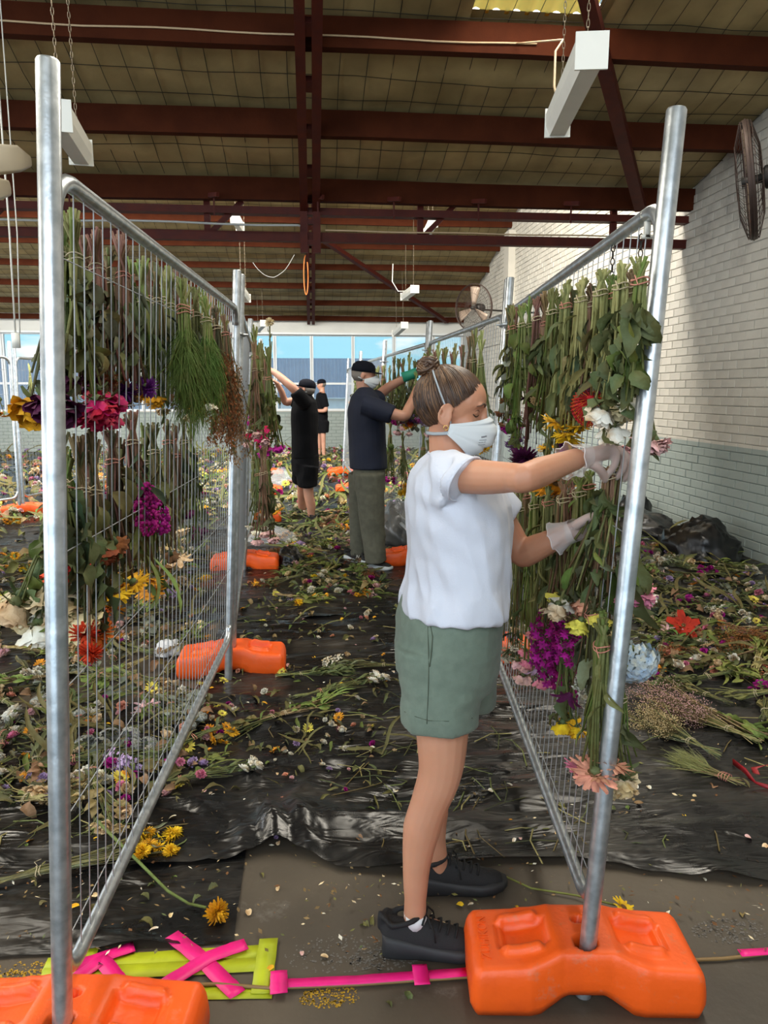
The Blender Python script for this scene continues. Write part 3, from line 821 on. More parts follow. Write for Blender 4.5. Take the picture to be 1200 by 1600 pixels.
# ---- the woman in the white t-shirt
def build_woman():
    FW = 1.975
    root = empty('person', (at(690, 1000, FW).x, at(690, 1000, FW).y, 0)); Mi = root.matrix_world.copy()
    tag(root, 'woman in white mask, t-shirt and sage shorts tying a bunch to the fence', 'person')
    bpy.context.view_layer.update()
    off = Matrix.Translation(-root.location)
    def fin(o):
        return o
    ch = lambda o: (setattr(o, 'parent', root), setattr(o, 'matrix_parent_inverse', off), o)[2]
    mb = MB()
    # trunk
    rings = [px_ring(1040, 640, 765, .14, FW), px_ring(1000, 628, 770, .165, FW), px_ring(950, 642, 770, .15, FW), px_ring(900, 652, 772, .135, FW), px_ring(840, 652, 782, .145, FW),
             px_ring(790, 650, 785, .16, FW), px_ring(745, 655, 765, .165, FW), px_ring(725, 668, 745, .13, FW), px_ring(712, 680, 730, .06, FW)]
    mb.loft(rings)
    # legs
    limb(mb, [at(690, 1040, 1.90), at(691, 1140, 1.875), at(688, 1205, 1.87), at(671, 1256, 1.866), at(659, 1295, 1.862), at(651, 1350, 1.858), at(649, 1405, 1.857), at(648, 1440, 1.857)],
         [.085, (.069, .070), .0585, .0505, .0505, .038, .0300, .031], 18)
    limb(mb, [at(710, 1020, 2.06), at(700, 1110, 2.09), at(688, 1180, 2.10), at(678, 1232, 2.105), at(674, 1272, 2.108), at(678, 1312, 2.11), at(685, 1350, 2.112), at(686, 1372, 2.113)],
         [.085, .068, .055, .050, .051, .036, .0290, .031], 18)
    mb.ball(at(704, 1203, 1.865), (.030, .036, .036), 12, 8)      # knee cap
    # neck
    hc = at(708, 640, 1.955)
    limb(mb, [at(706, 735, 1.965), at(703, 705, 1.96), at(700, 670, 1.955), at(702, 640, 1.955)], [.075, .055, .049, .05], 16)
    fdir = (RV * math.cos(R(10)) - HEAD * math.sin(R(10))); fdir = (fdir * math.cos(R(13)) - UZ * math.sin(R(13))).normalized()
    HM = frame(fdir, UZ, hc - RV * .006 - UZ * .006); hs = .925
    head_shapes(mb, HM, hs)
    # arms
    RS, RE, RW = at(700, 742, 1.835), at(819, 747, 1.635), at(903, 716, 1.800)
    LS, LE, LW = at(742, 748, 2.10), at(816, 866, 2.09), at(886, 834, 1.985)
    mid = lambda a, b, t: a.lerp(b, t)
    limb(mb, [RS, mid(RS, RE, .5) - UZ * .002, mid(RS, RE, .85), RE, mid(RE, RW, .3), mid(RE, RW, .7), RW], [.044, .0405, .0335, .0325, .0340, .0285, (.0225, .0255)], 16)
    limb(mb, [LS, mid(LS, LE, .5), mid(LS, LE, .85), LE, mid(LE, LW, .3), mid(LE, LW, .7), LW], [.052, .043, .037, .0375, .0385, .031, (.0235, .0265)], 16)
    # hands: palm and five fingers closing on the tied bunch
    HB = MB()
    def hand(knuck, fing, thumb, wrist):
        c0 = wrist; side = (knuck[-1] - knuck[0]).normalized(); kc = sum(knuck, Vector()) / 4; ax = (kc - c0).normalized(); nrm = ax.cross(side).normalized()
        rings = []
        for t, w, th in ((-.15, .026, .022), (.15, .030, .019), (.45, .038, .0185), (.8, .041, .0155), (1.02, .038, .0125)):
            rings.append(ell(c0.lerp(kc, t), side * w, nrm * th, 14))
        mb.loft(rings); HB.loft([[c_ + (p_ - c_) * 1.09 for p_ in rg_] for rg_ in rings for c_ in [sum(rg_, Vector()) / len(rg_)]])
        for kn, f in zip(knuck, fing):
            for m_, e in ((mb, 0), (HB, .0022)): finger(m_, [kn.lerp(c0, .25), kn] + f, .0092 + e, .0072 + e)
        for m_, e in ((mb, 0), (HB, .0022)): finger(m_, thumb, .0125 + e, .0085 + e)
    kR = [at(951, 697, 1.832), at(960, 699, 1.852), at(967, 704, 1.873), at(970, 711, 1.892)]
    hand(kR, [[at(963, 708, 1.834), at(960, 727, 1.840), at(951, 740, 1.856)], [at(974, 711, 1.852), at(973, 732, 1.860), at(963, 746, 1.874)],
              [at(981, 717, 1.878), at(981, 736, 1.888), at(973, 748, 1.897)], [at(983, 724, 1.902), at(983, 739, 1.910), at(976, 749, 1.914)]],
         [at(916, 722, 1.815), at(930, 728, 1.822), at(940, 738, 1.838), at(945, 749, 1.856)], RW)
    kL = [at(926, 806, 1.955), at(930, 815, 1.970), at(929, 825, 1.983), at(923, 834, 1.992)]
    hand(kL, [[at(947, 799, 1.968), at(960, 797, 1.948), at(963, 800, 1.925)], [at(950, 809, 1.978), at(962, 807, 1.955), at(964, 811, 1.930)],
              [at(948, 820, 1.985), at(960, 818, 1.962), at(961, 822, 1.938)], [at(940, 831, 1.990), at(951, 830, 1.970), at(953, 833, 1.948)]],
         [at(898, 822, 1.955), at(912, 813, 1.930), at(927, 806, 1.912), at(940, 808, 1.900)], LW)
    for a in (0, 1):
        p = at((648, 686)[a], (1440, 1372)[a], (1.857, 2.113)[a]); q = p + RV * .14 - UZ * .03
        limb(mb, [Vector((p.x, p.y, .075)) - RV * .02, Vector((p.x, p.y, .07)) + RV * .05, Vector((p.x, p.y, .045)) + RV * .11], [.022, .022, .016], 12)
    Hi = HM.inverted()
    def face_fold(co, no):
        out = np.zeros(len(co))
        near = np.where(np.linalg.norm(co - np.array(hc), axis=1) < .15)[0]
        for i in near:
            q = Hi @ Vector(co[i]) / hs
            if q.x < .03: continue
            for y in (-1, 1):
                d2 = (q.y - y * .033) ** 2 + ((q.z - .017) * 1.25) ** 2
                out[i] += -.0085 * math.exp(-d2 / .017 ** 2) + .0062 * math.exp(-((q.y - y * .033) ** 2 + ((q.z - .014) * 1.5) ** 2) / .0105 ** 2)
        return out
    body = solidify('body', mb, .0034, M_skin, 6, None, face_fold); ch(body); body['label'] = 'bare arms, legs and face'
    # brow, lashes
    Rh = HM.to_3x3()
    from mathutils.bvhtree import BVHTree
    bvh = BVHTree.FromPolygons([v.co.copy() for v in body.data.vertices], [tuple(p.vertices) for p in body.data.polygons])
    def onface(p, e):
        o_ = HM @ (Vector((p[0] + .05, p[1] * 1.35, p[2])) * hs); t_ = HM @ (Vector((p[0] - .05, p[1] * .65, p[2])) * hs)
        h = bvh.ray_cast(o_, (t_ - o_).normalized(), .3)
        return (h[0] + h[1] * e) if h[0] is not None else HM @ (Vector(p) * hs)
    for y in (-1, 1):
        b = MB(); b.tube([onface((.085, y * q[0], q[1]), .0012) for q in ((.015, .0345), (.022, .0385), (.030, .0415), (.039, .042), (.048, .038), (.054, .033))], [.0018, .0028, .0028, .0025, .002, .001], 6); ch(b.build('eyebrow', M_brow))
        b = MB(); b.tube([onface((.085, y * q[0], q[1]), .0008) for q in ((.019, .0100), (.026, .0058), (.034, .0042), (.041, .0065), (.047, .0105))], [.0008, .0016, .0020, .0018, .0009], 6); ch(b.build('eyelash', M_hair))
        b = MB(); b.tube([onface((.085, y * q[0], q[1]), .0) for q in ((.020, .018), (.027, .0225), (.035, .0225), (.043, .018))], [.0005, .0009, .0009, .0005], 6); ch(b.build('eyelid_crease', M_brow))
    # hair: cap, strands swept into a bun
    hcx = Vector((-.013, 0, .033)); hr = Vector((.0985, .0800, .0905))
    def hpt(d, e=0.0):
        d = d.normalized(); return HM @ ((hcx + Vector((d.x * (hr.x + e), d.y * (hr.y + e), d.z * (hr.z + e)))) * hs)
    def is_hair(p):
        x, y, z = p
        if z > .098: return x < .080
        if z > -.005: return x < -.004 + (z + .005) * .80 + .004 * noise.noise((y * 60, z * 60, 3))
        return x < -.020 - (-.005 - z) * .10 and z > -.072
    hb = MB(); nu, nv = 160, 120; idx = {}
    for i in range(nv + 1):
        th = PI * i / nv
        for j in range(nu):
            ph = 2 * PI * j / nu; d = Vector((math.sin(th) * math.cos(ph), math.sin(th) * math.sin(ph), math.cos(th)))
            idx[i, j] = len(hb.v); hb.v.append(tuple(hpt(d)))
    for i in range(nv):
        for j in range(nu):
            th = PI * (i + .5) / nv; ph = 2 * PI * (j + .5) / nu
            lp = hcx + Vector((hr.x * math.sin(th) * math.cos(ph), hr.y * math.sin(th) * math.sin(ph), hr.z * math.cos(th)))
            if is_hair(lp): hb.f.append((idx[i, j], idx[i + 1, j], idx[i + 1, (j + 1) % nu], idx[i, (j + 1) % nu])); hb.m.append(0)
    rg = random.Random(5); bun_d = Vector((-.50, 0, .86)).normalized()
    starts = []
    while len(starts) < 420:
        d = Vector((rg.gauss(0, 1), rg.gauss(0, 1), rg.gauss(0, 1))).normalized(); lp = hcx + Vector((hr.x * d.x, hr.y * d.y, hr.z * d.z))
        if is_hair(lp) and (not is_hair(lp + Vector((.022, 0, -.018))) or rg.random() < .12): starts.append(d)
    for d in starts:
        pts = []; e = rg.uniform(.0, .0018); tw = Vector((0, rg.uniform(-.06, .06), 0))
        for k in range(9):
            t = k / 8 * .96; pts.append(hpt(d.lerp(bun_d, t) + tw * math.sin(t * PI), e + .004 * t ** 4))
        hb.tube(pts, [.0009] + [.0019] * 7 + [.0014], 4, False, mi=1 if rg.random() < .45 else 0)
    hair = ch(hb.build('hair', [M_hair, M_hair2]))
    bb_ = MB(); bc = at(669, 573, 1.955); B = frame(RV, UZ, bc)
    for k in range(46):
        a0 = rg.uniform(0, 2 * PI); rr = rg.uniform(.012, .030); tilt = Matrix.Rotation(rg.uniform(-.9, .9), 4, 'X') @ Matrix.Rotation(rg.uniform(-.9, .9), 4, 'Y')
        pts = [B @ (tilt @ Vector((rr * math.cos(a0 + t * .45), rr * math.sin(a0 + t * .45), .004 * math.sin(t)))) for t in range(11)]
        bb_.tube(pts, [.0015] + [.0042] * 9 + [.001], 6, mi=k % 2)
    bb_.ball(bc, .024, 12, 8)
    ch(bb_.build('hair_bun', [M_hair2, M_hair]))
    # mask and its straps
    mk = mask_mb(HM, hs); mo = ch(mk.build('face_mask', M_msk)); add_thick(mo, .0018)
    from mathutils.bvhtree import BVHTree as BT2
    mbt = BT2.FromPolygons([v.co.copy() for v in mo.data.vertices], [tuple(p.vertices) for p in mo.data.polygons]); pr = MB(); O2 = Vector((0, 0, CH))
    def msurf(px, py):
        d_ = ray(px, py).normalized(); h = mbt.ray_cast(O2, d_); return (h[0] - d_ * .0022) if h[0] is not None else None
    for (xa, xb, y_, w_) in ((752, 757, 683, .0022), (757.5, 760.5, 682, .0020), (749, 760, 688, .0009), (748, 755, 691.5, .0008), (756, 759, 691, .0008), (747, 758, 695, .0008)):
        q0, q1 = msurf(xa, y_), msurf(xb, y_ - .6)
        if q0 and q1: pr.tube([q0, q1], [(.0003, w_)] * 2, 6)
    if pr.v: pr.build('mask_print', M_ink, mo)
    def st(pts, w, name):
        b = MB(); b.tube([HM @ (Vector(p) * hs) for p in pts], [(.0009, w)] * len(pts), 8); return b.build(name, M_strap, mo)
    for y in (-1, 1):
        st([(.014, y * .080, -.026), (-.008, y * .0835, .012), (-.035, y * .083, .050), (-.062, y * .062, .088), (-.078, y * .02, .108), (-.079, 0, .110)], .0022, 'strap')
        st([(.014, y * .080, -.052), (-.006, y * .062, -.060), (-.028, y * .050, -.066), (-.048, y * .028, -.070), (-.055, 0, -.072)], .0042, 'strap')
    er = MB(); c = HM @ (Vector((.004, -.083, -.040)) * hs)
    er.tube([c + (RV * math.cos(a) + UZ * math.sin(a)) * .006 for a in [k * PI / 5 for k in range(10)]], .0011, 6, closed=True); ch(er.build('earring', mat('gold', (.8, .5, .15), .25, 1.0)))
    # t-shirt
    tb = MB()
    hem = ell((at(628, 946, FW) + at(789, 946, FW)) / 2, (at(789, 946, FW) - at(628, 946, FW)) / 2, HEAD * .205, 40, .92)
    h2 = []
    for j, p in enumerate(hem):
        t = 2 * PI * j / 40; near = math.sin(t) < 0
        p = p.copy(); p.z -= .012 * math.cos(t) ** 2 * (1 if math.cos(t) > 0 else .0)
        if near and abs(math.cos(t) + .42) < .055: p.z += .045         # side vent
        h2.append(p)
    def rr_(y, l, r, hw, p=1.0): return px_ring(y, l, r, hw, FW, p, 40)
    tb.loft([h2, rr_(925, 631, 791, .200, .94), rr_(900, 638, 793, .192), rr_(860, 641, 796, .188), rr_(820, 637, 798, .188), rr_(785, 635, 795, .190), rr_(758, 637, 783, .192), rr_(738, 643, 768, .186), rr_(725, 652, 754, .160), rr_(715, 662, 744, .115), rr_(709, 671, 737, .074)])
    SE = at(729, 749, 1.785)
    def sleeve(a, b, r0, r1, r2):
        d = b - a; tb.tube([a - d * .15, a, a + d * .5, b], [r0 * .9, r0, r1, r2], 24)
    sa = (RV * -33 - UZ * 53).normalized(); sb_ = (HEAD * .80 + RV * .50 - UZ * .31).normalized(); A0 = at(684, 752, 1.87)
    SE = at(727, 749, 1.770)
    tb.loft([ell(A0 - RV * .02, UZ * -.072, HEAD * .070, 24), ell(A0.lerp(SE, .35), (sa * .4 - UZ * .6).normalized() * .076, HEAD * .076, 24), ell(A0.lerp(SE, .7), sa * .069, sb_ * .068, 24), ell(SE, sa * .0610, sb_ * .060, 24)])
    sleeve(at(748, 758, 2.09), at(792, 806, 2.10), .058, .056, .053)
    def shirt_fold(co, no):
        out = np.zeros(len(co)); c = (at(628, 946, FW) + at(789, 946, FW)) / 2; ztop, zbot = 1.36, .94
        for i, p in enumerate(co):
            t = max(0, min(1, (1.25 - p[2]) / .3)); an = math.atan2((Vector(p) - c).dot(HEAD), (Vector(p) - c).dot(RV))
            n0 = noise.noise((an * 2.6, p[2] * 2.2, 3.3)); n1 = noise.noise((p[0] * 13, p[1] * 13, p[2] * 7 + an * 2)); n2 = noise.noise((p[0] * 28 + p[2] * 9, p[1] * 28, p[2] * 20))
            out[i] = .014 * t * n0 + .0085 * (1 - 2 * abs(n1)) * (.45 + .55 * t) + .0030 * n2
            ar = Vector(p) - at(712, 775, 1.80); dd = ar.length       # drag lines from the raised arm
            out[i] += .0032 * math.exp(-(dd / .13) ** 2) * math.sin(ar.z * 85 + ar.dot(RV) * 60)
        return out
    sh = solidify('t_shirt', tb, .0055, M_tee, 4, None, shirt_fold); ch(sh)
    for (a, r, ax, nm) in ((SE, .0585, SE - at(684, 745, 1.87), 'sleeve_hem'), ):
        b = MB(); b.tube(ell(a, sa * .0590, sb_ * .058, 32), .0030, 6, closed=True); b.build(nm, M_tee, sh)
    cb = MB(); cr_ = rr_(708, 670, 738, .076); cb.tube(cr_, .0045, 6, closed=True); cb.build('collar', M_tee, sh)
    # shorts
    sb = MB()
    sb.loft([rr_(1062, 640, 768, .160), rr_(1040, 618, 777, .188), rr_(1005, 616, 780, .193), rr_(965, 620, 783, .188), rr_(930, 630, 785, .180), rr_(915, 636, 785, .176)])
    def leg(c0, c1, c2, r0, r1, r2):
        rg_ = []
        for c, r in ((c0, r0), (c0.lerp(c1, .5), ((r0[0] + r1[0]) / 2, (r0[1] + r1[1]) / 2)), (c1, r1), (c2, r2)): rg_.append(ell(c, RV * r[0], HEAD * r[1], 28, .93))
        sb.loft(rg_)
    leg(at(694, 1010, 1.885), at(690, 1075, 1.88), at(686, 1128, 1.875), (.128, .098), (.104, .100), (.0955, .097))
    leg(at(715, 1000, 2.065), at(718, 1050, 2.072), at(722, 1098, 2.08), (.120, .098), (.104, .100), (.0935, .096))
    def short_fold(co, no):
        return np.array([.006 * (1 - 2 * abs(noise.noise((p[0] * 9, p[1] * 9, p[2] * 3.2)))) + .0042 * noise.noise((p[0] * 7, p[1] * 7, p[2] * 24 + p[0] * 6)) + .0015 * noise.noise((p[0] * 30, p[1] * 30, p[2] * 45)) for p in co])
    so = solidify('shorts', sb, .0058, M_sage, 5, None, short_fold); ch(so)
    pb_ = MB(); c_ = [(668, 962), (669, 1000), (670, 1040), (669, 1085), (667, 1131)]
    from mathutils.bvhtree import BVHTree as BT
    bt = BT.FromPolygons([v.co.copy() for v in so.data.vertices], [tuple(p.vertices) for p in so.data.polygons]); O_ = Vector((0, 0, CH))
    def surf(px, py, e=.0006):
        d_ = ray(px, py).normalized(); h = bt.ray_cast(O_, d_); return (h[0] - d_ * e) if h[0] is not None else at(px, py, 1.80)
    pb_.tube([surf(*q) for q in c_], .0012, 5); pb_.tube([surf(*q) for q in ((671, 968), (676, 995), (673, 1030), (671, 1042))], .0016, 5); pb_.build('side_seam', mat('sage_dark_seam', (.075, .095, .065), .9), so)  # seam and pocket edge as thin lines of a darker sage
    pb_ = MB(); pb_.tube([surf(*q) for q in ((632, 1112), (650, 1120), (670, 1126), (700, 1127), (738, 1122))], .0011, 5); pb_.build('hem_stitching', mat('sage_dark_seam', (.075, .095, .065), .9), so)
    # gloves
    for w, kc, ax in ((RW, kR, RW - RE), (LW, kL, LW - LE)): pass
    gl = solidify('glove', HB, .0040, M_glove, 3, None); ch(gl)
    for w, e, nm in ((RW, RE, 'glove_cuff'), (LW, LE, 'glove_cuff')):
        ax = (w - e).normalized(); Mz = frame_z(-ax, w); b = MB(); rings = []
        for k, (z, r) in enumerate(((-.03, .031), (-.012, .031), (.006, .034), (.022, .037), (.034, .042))):
            rings.append([Mz @ Vector(((r + (.0035 * k * .5) * math.sin(7 * t + k)) * math.cos(t), (r + (.0035 * k * .5) * math.cos(5 * t)) * math.sin(t), z + .004 * math.sin(3 * t))) for t in [2 * PI * j / 28 for j in range(28)]])
        b.loft(rings, cap=False)
        rim = rings[-1]; b.tube(rim, .0016, 5, closed=True)
        b.build(nm, M_glove, gl)
    # trainers
    A1 = at(648, 1440, 1.857); g1 = A1 - RV * .086 - HEAD * .004; g2 = g1 + RV * .292 - HEAD * .012
    s1 = shoe(root, Vector((g1.x, g1.y, 0)), Vector((g2.x, g2.y, 0)), 'chunky black trainer beside the orange block')
    h1 = at(686, 1372, 2.113) - RV * .078 - HEAD * .006; h1.z = 0; h2_ = h1 + RV * .288 + HEAD * .01
    s2 = shoe(root, h1, h2_, 'chunky black trainer on the far foot')
    for a, wx in ((0, 649), (1, 686)):
        b = MB(); p = at(wx, (1428, 1364)[a], (1.857, 2.113)[a]); b.tube([p - UZ * .03, p + UZ * .004], .0315, 18); ch(b.build('sock', mat('white_sock', (.75, .75, .75), .9)))
    return root
woman = build_woman()
# ---- the men further down the aisle
M_cap = mat('cap_cotton', (.004, .005, .010), .9, spec=.2)
M_green = mat('green_glove', (.012, .22, .13), .6)
M_grey_hair = mat('grey_hair', (.16, .14, .12), .6)
def build_man(label, fwd, fdir, head, skin, shirt_m, pants_m, trunk, shirt, sleeves, arms, legs, pants, shoes, hands, hs=1.0, mask=True, sole=None, cap_fwd=None, glove=None, voxel=.009):
    P = lambda p: at(p[0], p[1], fwd + (p[2] if len(p) > 2 else 0))
    base = P(head); root = empty('person', (base.x, base.y, 0)); tag(root, label, 'person')
    off = Matrix.Translation(-root.location)
    def ch(o): o.parent = root; o.matrix_parent_inverse = off; return o
    mb = MB(); ring = lambda t, n=24: px_ring(t[0], t[1], t[2], t[3], fwd, 1.0, n)
    mb.loft([ring(t) for t in trunk])
    HM = frame(fdir, UZ, P(head)); head_shapes(mb, HM, hs)
    nk = trunk[-1]; nb = at((nk[1] + nk[2]) / 2, nk[0] + 4, fwd)
    limb(mb, [nb - UZ * .03, nb.lerp(HM @ Vector((-.02, 0, -.05)), .6), HM @ Vector((-.015, 0, .0))], [.075 * hs, .060 * hs, .058 * hs], 14)
    for pts, rad in arms: limb(mb, [P(p) for p in pts], rad, 12)
    for pts, rad in legs: limb(mb, [P(p) for p in pts], rad, 12)
    for w, d, up in hands:                     # hand at w, reaching along d, four fingers and a thumb
        W = P(w); d = Vector(d).normalized(); up = Vector(up).normalized(); sd = d.cross(up).normalized()
        mb.loft([ell(W + d * t, sd * a, up * b, 12) for t, a, b in ((-.02, .028, .024), (.03, .040, .020), (.08, .043, .016), (.10, .040, .013))])
        for k in range(4):
            o = sd * (-.032 + k * .0215); L = (.070, .082, .078, .062)[k]; q = W + d * .095 + o
            finger(mb, [q - d * .02, q, q + d * L * .5 - up * .012, q + d * L * .75 - up * .045], .0105, .0085)
        q = W + d * .03 - sd * .040; finger(mb, [q + sd * .01, q - sd * .014 + d * .02 - up * .010, q - sd * .012 + d * .05 - up * .03], .0125, .0095)
    b = solidify('body', mb, voxel, skin, 3, None); ch(b)
    tb = MB(); tb.loft([ring(t) for t in shirt])
    for pts, rad in sleeves: limb(tb, [P(p) for p in pts], rad, 16)
    ch(solidify('t_shirt', tb, voxel, shirt_m, 3, None, folds(.010, 5, 4, 2)))
    pb = MB(); pb.loft([ring(t) for t in pants[0]])
    for pts, rad in pants[1]: limb(pb, [P(p) for p in pts], rad, 16)
    ch(solidify(pants[2], pb, voxel, pants_m, 3, None, folds(.010, 6, 7, 5)))
    for hx, tx in shoes:
        a = gp(*hx); c = gp(*tx); shoe(root, a, c, 'dark lace-up trainer', 1.0, sole is not None, sole)
    # cap, hair, mask
    cb = MB(); rings = []
    for t, rx, ry, z in ((0, .104, .083, .030), (.3, .105, .084, .055), (.6, .096, .078, .090), (.85, .066, .055, .116), (1, .020, .018, .127)):
        rings.append([HM @ (Vector((-.010 + rx * math.cos(a), ry * math.sin(a), z)) * hs) for a in [2 * PI * j / 24 for j in range(24)]])
    cb.loft(rings); capo = ch(cb.build('cap', M_cap))
    bf = 1 if cap_fwd is None else cap_fwd; vb = MB(); n = 12; top = []; bot = []
    for i in range(n + 1):
        a = -PI / 2 + PI * i / n; x = .085 + .080 * math.cos(a) ** .8; y = .075 * math.sin(a)
        top.append(HM @ (Vector((bf * x - .01, y, .042 - .012 * (y / .075) ** 2 - .010 * math.cos(a))) * hs)); bot.append(HM @ (Vector((bf * .070 - .01, y * .98, .040)) * hs))
    vb.v = [tuple(p) for p in top + bot]; vb.f = [(i, i + 1, n + 2 + i, n + 1 + i) for i in range(n)]; vb.m = [0] * n
    vo = vb.build('visor', M_cap, capo); add_thick(vo, .006)
    hb = MB(); hb.loft([[HM @ (Vector((-.022 + rx * math.cos(a), ry * math.sin(a), z)) * hs) for a in [PI * .42 + PI * 1.16 * j / 18 for j in range(19)]] + [HM @ (Vector((-.02, 0, z)) * hs)] for rx, ry, z in ((.060, .062, -.050), (.086, .074, -.015), (.092, .079, .032))])
    ch(hb.build('hair', M_grey_hair))
    if mask:
        mo = ch(mask_mb(HM, hs).build('face_mask', M_msk)); add_thick(mo, .003)
        for y in (-1, 1):
            s_ = MB(); s_.tube([HM @ (Vector(p) * hs) for p in ((.012, y * .081, -.036), (-.03, y * .080, -.020), (-.075, y * .05, -.01), (-.100, 0, -.008))], [(.001, .004)] * 4, 6); s_.build('strap', M_msk, mo)
    if glove:
        for w, d in glove:
            W = P(w); d = Vector(d).normalized(); g = MB(); g.tube([W - d * .07, W - d * .01, W + d * .06], [.046, .042, .047], 14); ch(g.build('glove', M_green))
    return root
# man in the navy shirt, reaching up to the fence he faces
f1 = (RV * .97 - HEAD * .05 - UZ * .10).normalized()
navy = build_man('man in dark cap, navy shirt and grey-green trousers reaching up to the fence', 6.45, f1, (569, 587), M_skin2, M_navy, M_cargo,
    [(735, 558, 594, .13), (710, 552, 596, .14), (680, 548, 600, .15), (640, 548, 598, .17), (618, 556, 588, .13), (610, 564, 580, .06)],
    [(731, 547, 604, .192), (705, 546, 603, .187), (670, 544, 602, .19), (640, 544, 600, .20), (620, 549, 592, .185), (611, 556, 584, .12), (606, 560, 581, .075)],
    [([(568, 632, -.17), (592, 640, -.20), (613, 648, -.22)], [.085, .082, .072]), ([(572, 632, .17), (588, 622, .22), (592, 618, .24)], [.085, .075, .062])],
    [([(568, 630, -.17), (600, 642, -.21), (630, 650, -.23), (638, 640, -.16), (648, 618, -.05), (652, 604, 0)], [.062, .052, .046, .045, .038, .029]),
     ([(572, 630, .17), (590, 619, .24), (606, 606, .22), (622, 597, .16), (636, 590, .10)], [.062, .048, .044, .036, .029])],
    [([(578, 745, -.09), (580, 800, -.10), (586, 872, -.12)], [.07, .05, .04]), ([(566, 745, .09), (565, 800, .12), (563, 862, .18)], [.07, .05, .04])],
    ([(765, 554, 602, .165), (745, 551, 602, .175), (720, 554, 598, .165)],
     [([(578, 740, -.09), (579, 780, -.10), (583, 830, -.11), (587, 868, -.12), (588, 877, -.12)], [.125, .115, .100, .090, .088]), ([(566, 740, .09), (565, 790, .12), (564, 830, .15), (563, 862, .18), (563, 868, .18)], [.12, .108, .096, .086, .085])], 'trousers'),
    [((567, 886), (613, 893)), ((540, 877), (582, 884))],
    [((652, 604, 0), RV * .5 + UZ * .8, RV * -.7 + UZ * .5), ((636, 590, .10), RV * .9 + UZ * .25, UZ)], .98, True, M_msk, 1, [((641, 586, .10), RV * .9 + UZ * .3)])
# man in black, both arms raised to the opposite fence, leaning
f2 = (-RV * .85 + HEAD * .25 + UZ * .15).normalized()
blackman = build_man('man in black cap, black t-shirt and black shorts reaching up to the opposite fence', 8.75, f2, (478, 609), M_skin2, M_black, M_black,
    [(730, 464, 492, .13), (715, 462, 493, .14), (680, 460, 494, .15), (645, 458, 494, .17), (628, 462, 490, .14), (622, 470, 482, .06)],
    [(715, 456, 497, .185), (680, 456, 497, .18), (645, 455, 497, .19), (628, 459, 494, .18), (620, 466, 488, .12), (616, 470, 484, .08)],
    [([(478, 632, -.15), (468, 620, -.22), (462, 612, -.24)], [.085, .080, .068]), ([(474, 634, .15), (462, 628, .2), (456, 626, .2)], [.085, .078, .066])],
    [([(478, 632, -.15), (462, 611, -.24), (446, 596, -.22), (432, 584, -.14), (420, 577, -.08)], [.062, .052, .046, .038, .028]),
     ([(474, 634, .15), (458, 627, .2), (446, 628, .2), (440, 612, .15), (432, 598, .1)], [.062, .048, .044, .036, .028])],
    [([(481, 735, -.09), (482, 770, -.1), (486, 790, -.1), (486, 800, -.1), (487, 812, -.1)], [.075, .058, .056, .044, .036]), ([(474, 735, .1), (472, 770, .3), (472, 792, .4), (473, 805, .45)], [.075, .058, .050, .036])],
    ([(742, 458, 496, .17), (725, 456, 498, .185), (708, 457, 497, .18)],
     [([(482, 728, -.08), (480, 745, -.09), (480, 756, -.1), (480, 758, -.1)], [.125, .118, .112, .111]), ([(472, 728, .1), (471, 742, .14), (471, 750, .18)], [.12, .112, .108])], 'shorts'),
    [((497, 818), (464, 821)), ((485, 806), (455, 808))],
    [((420, 577, -.08), -RV * .9 + UZ * .4, UZ), ((432, 598, .1), -RV * .8 + UZ * .6, UZ)], .98, True, None, 1)
# person by the windows, arms folded
f3 = (-RV * .75 - HEAD * .2 - UZ * .05).normalized()
farman = build_man('person in black t-shirt and shorts standing with folded arms near the windows', 17.3, f3, (502, 601), M_skin2, M_black, M_black,
    [(665, 495, 511, .14), (650, 494, 511, .14), (635, 493, 511, .16), (620, 494, 511, .17), (613, 498, 508, .12)],
    [(660, 494, 512, .17), (640, 492, 512, .18), (625, 493, 512, .20), (616, 495, 510, .18), (612, 499, 507, .08)],
    [([(504, 619, -.18), (507, 628, -.22), (509, 636, -.22)], [.085, .080, .072])],
    [([(504, 619, -.18), (509, 634, -.23), (508, 641, -.24), (500, 642, -.26), (496, 641, -.2)], [.06, .05, .048, .042, .034])],
    [([(506, 660, -.09), (505, 680, -.1), (506, 712, -.1)], [.085, .06, .04]), ([(499, 660, .09), (499, 680, .1), (499, 711, .1)], [.085, .06, .04])],
    ([(664, 494, 512, .17), (655, 493, 512, .18), (648, 494, 512, .17)], [([(506, 658, -.09), (506, 676, -.1)], [.12, .11]), ([(499, 658, .09), (499, 676, .1)], [.12, .11])], 'shorts'),
    [((509, 714), (499, 715)), ((502, 712), (492, 713))], [((496, 641, -.2), -RV, UZ)], .98, False, None, 1, None, .016)
# ------------------------------------------------------------------ flowers and leaves
PAL = dict(crimson=(.48, .008, .075), magenta=(.42, .012, .23), purple=(.17, .022, .24), plum=(.10, .012, .060), yellow=(.86, .55, .02), gold=(.80, .36, .02),
           orange=(.80, .20, .02), fire=(.66, .055, .02), cream=(.76, .64, .42), white=(.78, .76, .66), ivory=(.74, .58, .34), blush=(.76, .46, .47), pink=(.72, .22, .34),
           lilac=(.48, .34, .56), blue=(.40, .52, .66), brown=(.17, .075, .03), red=(.34, .004, .012), peach=(.82, .40, .26), rust=(.30, .09, .03), lemon=(.84, .74, .12), ash=(.30, .32, .30), sandy=(.45, .33, .20))
DRY = dict(white=(.52, .38, .18), cream=(.46, .30, .13), ivory=(.40, .23, .08), yellow=(.62, .30, .02), crimson=(.24, .005, .035), magenta=(.22, .01, .10), pink=(.5, .2, .2), blush=(.6, .36, .28), blue=(.60, .58, .44), ash=(.20, .19, .15))
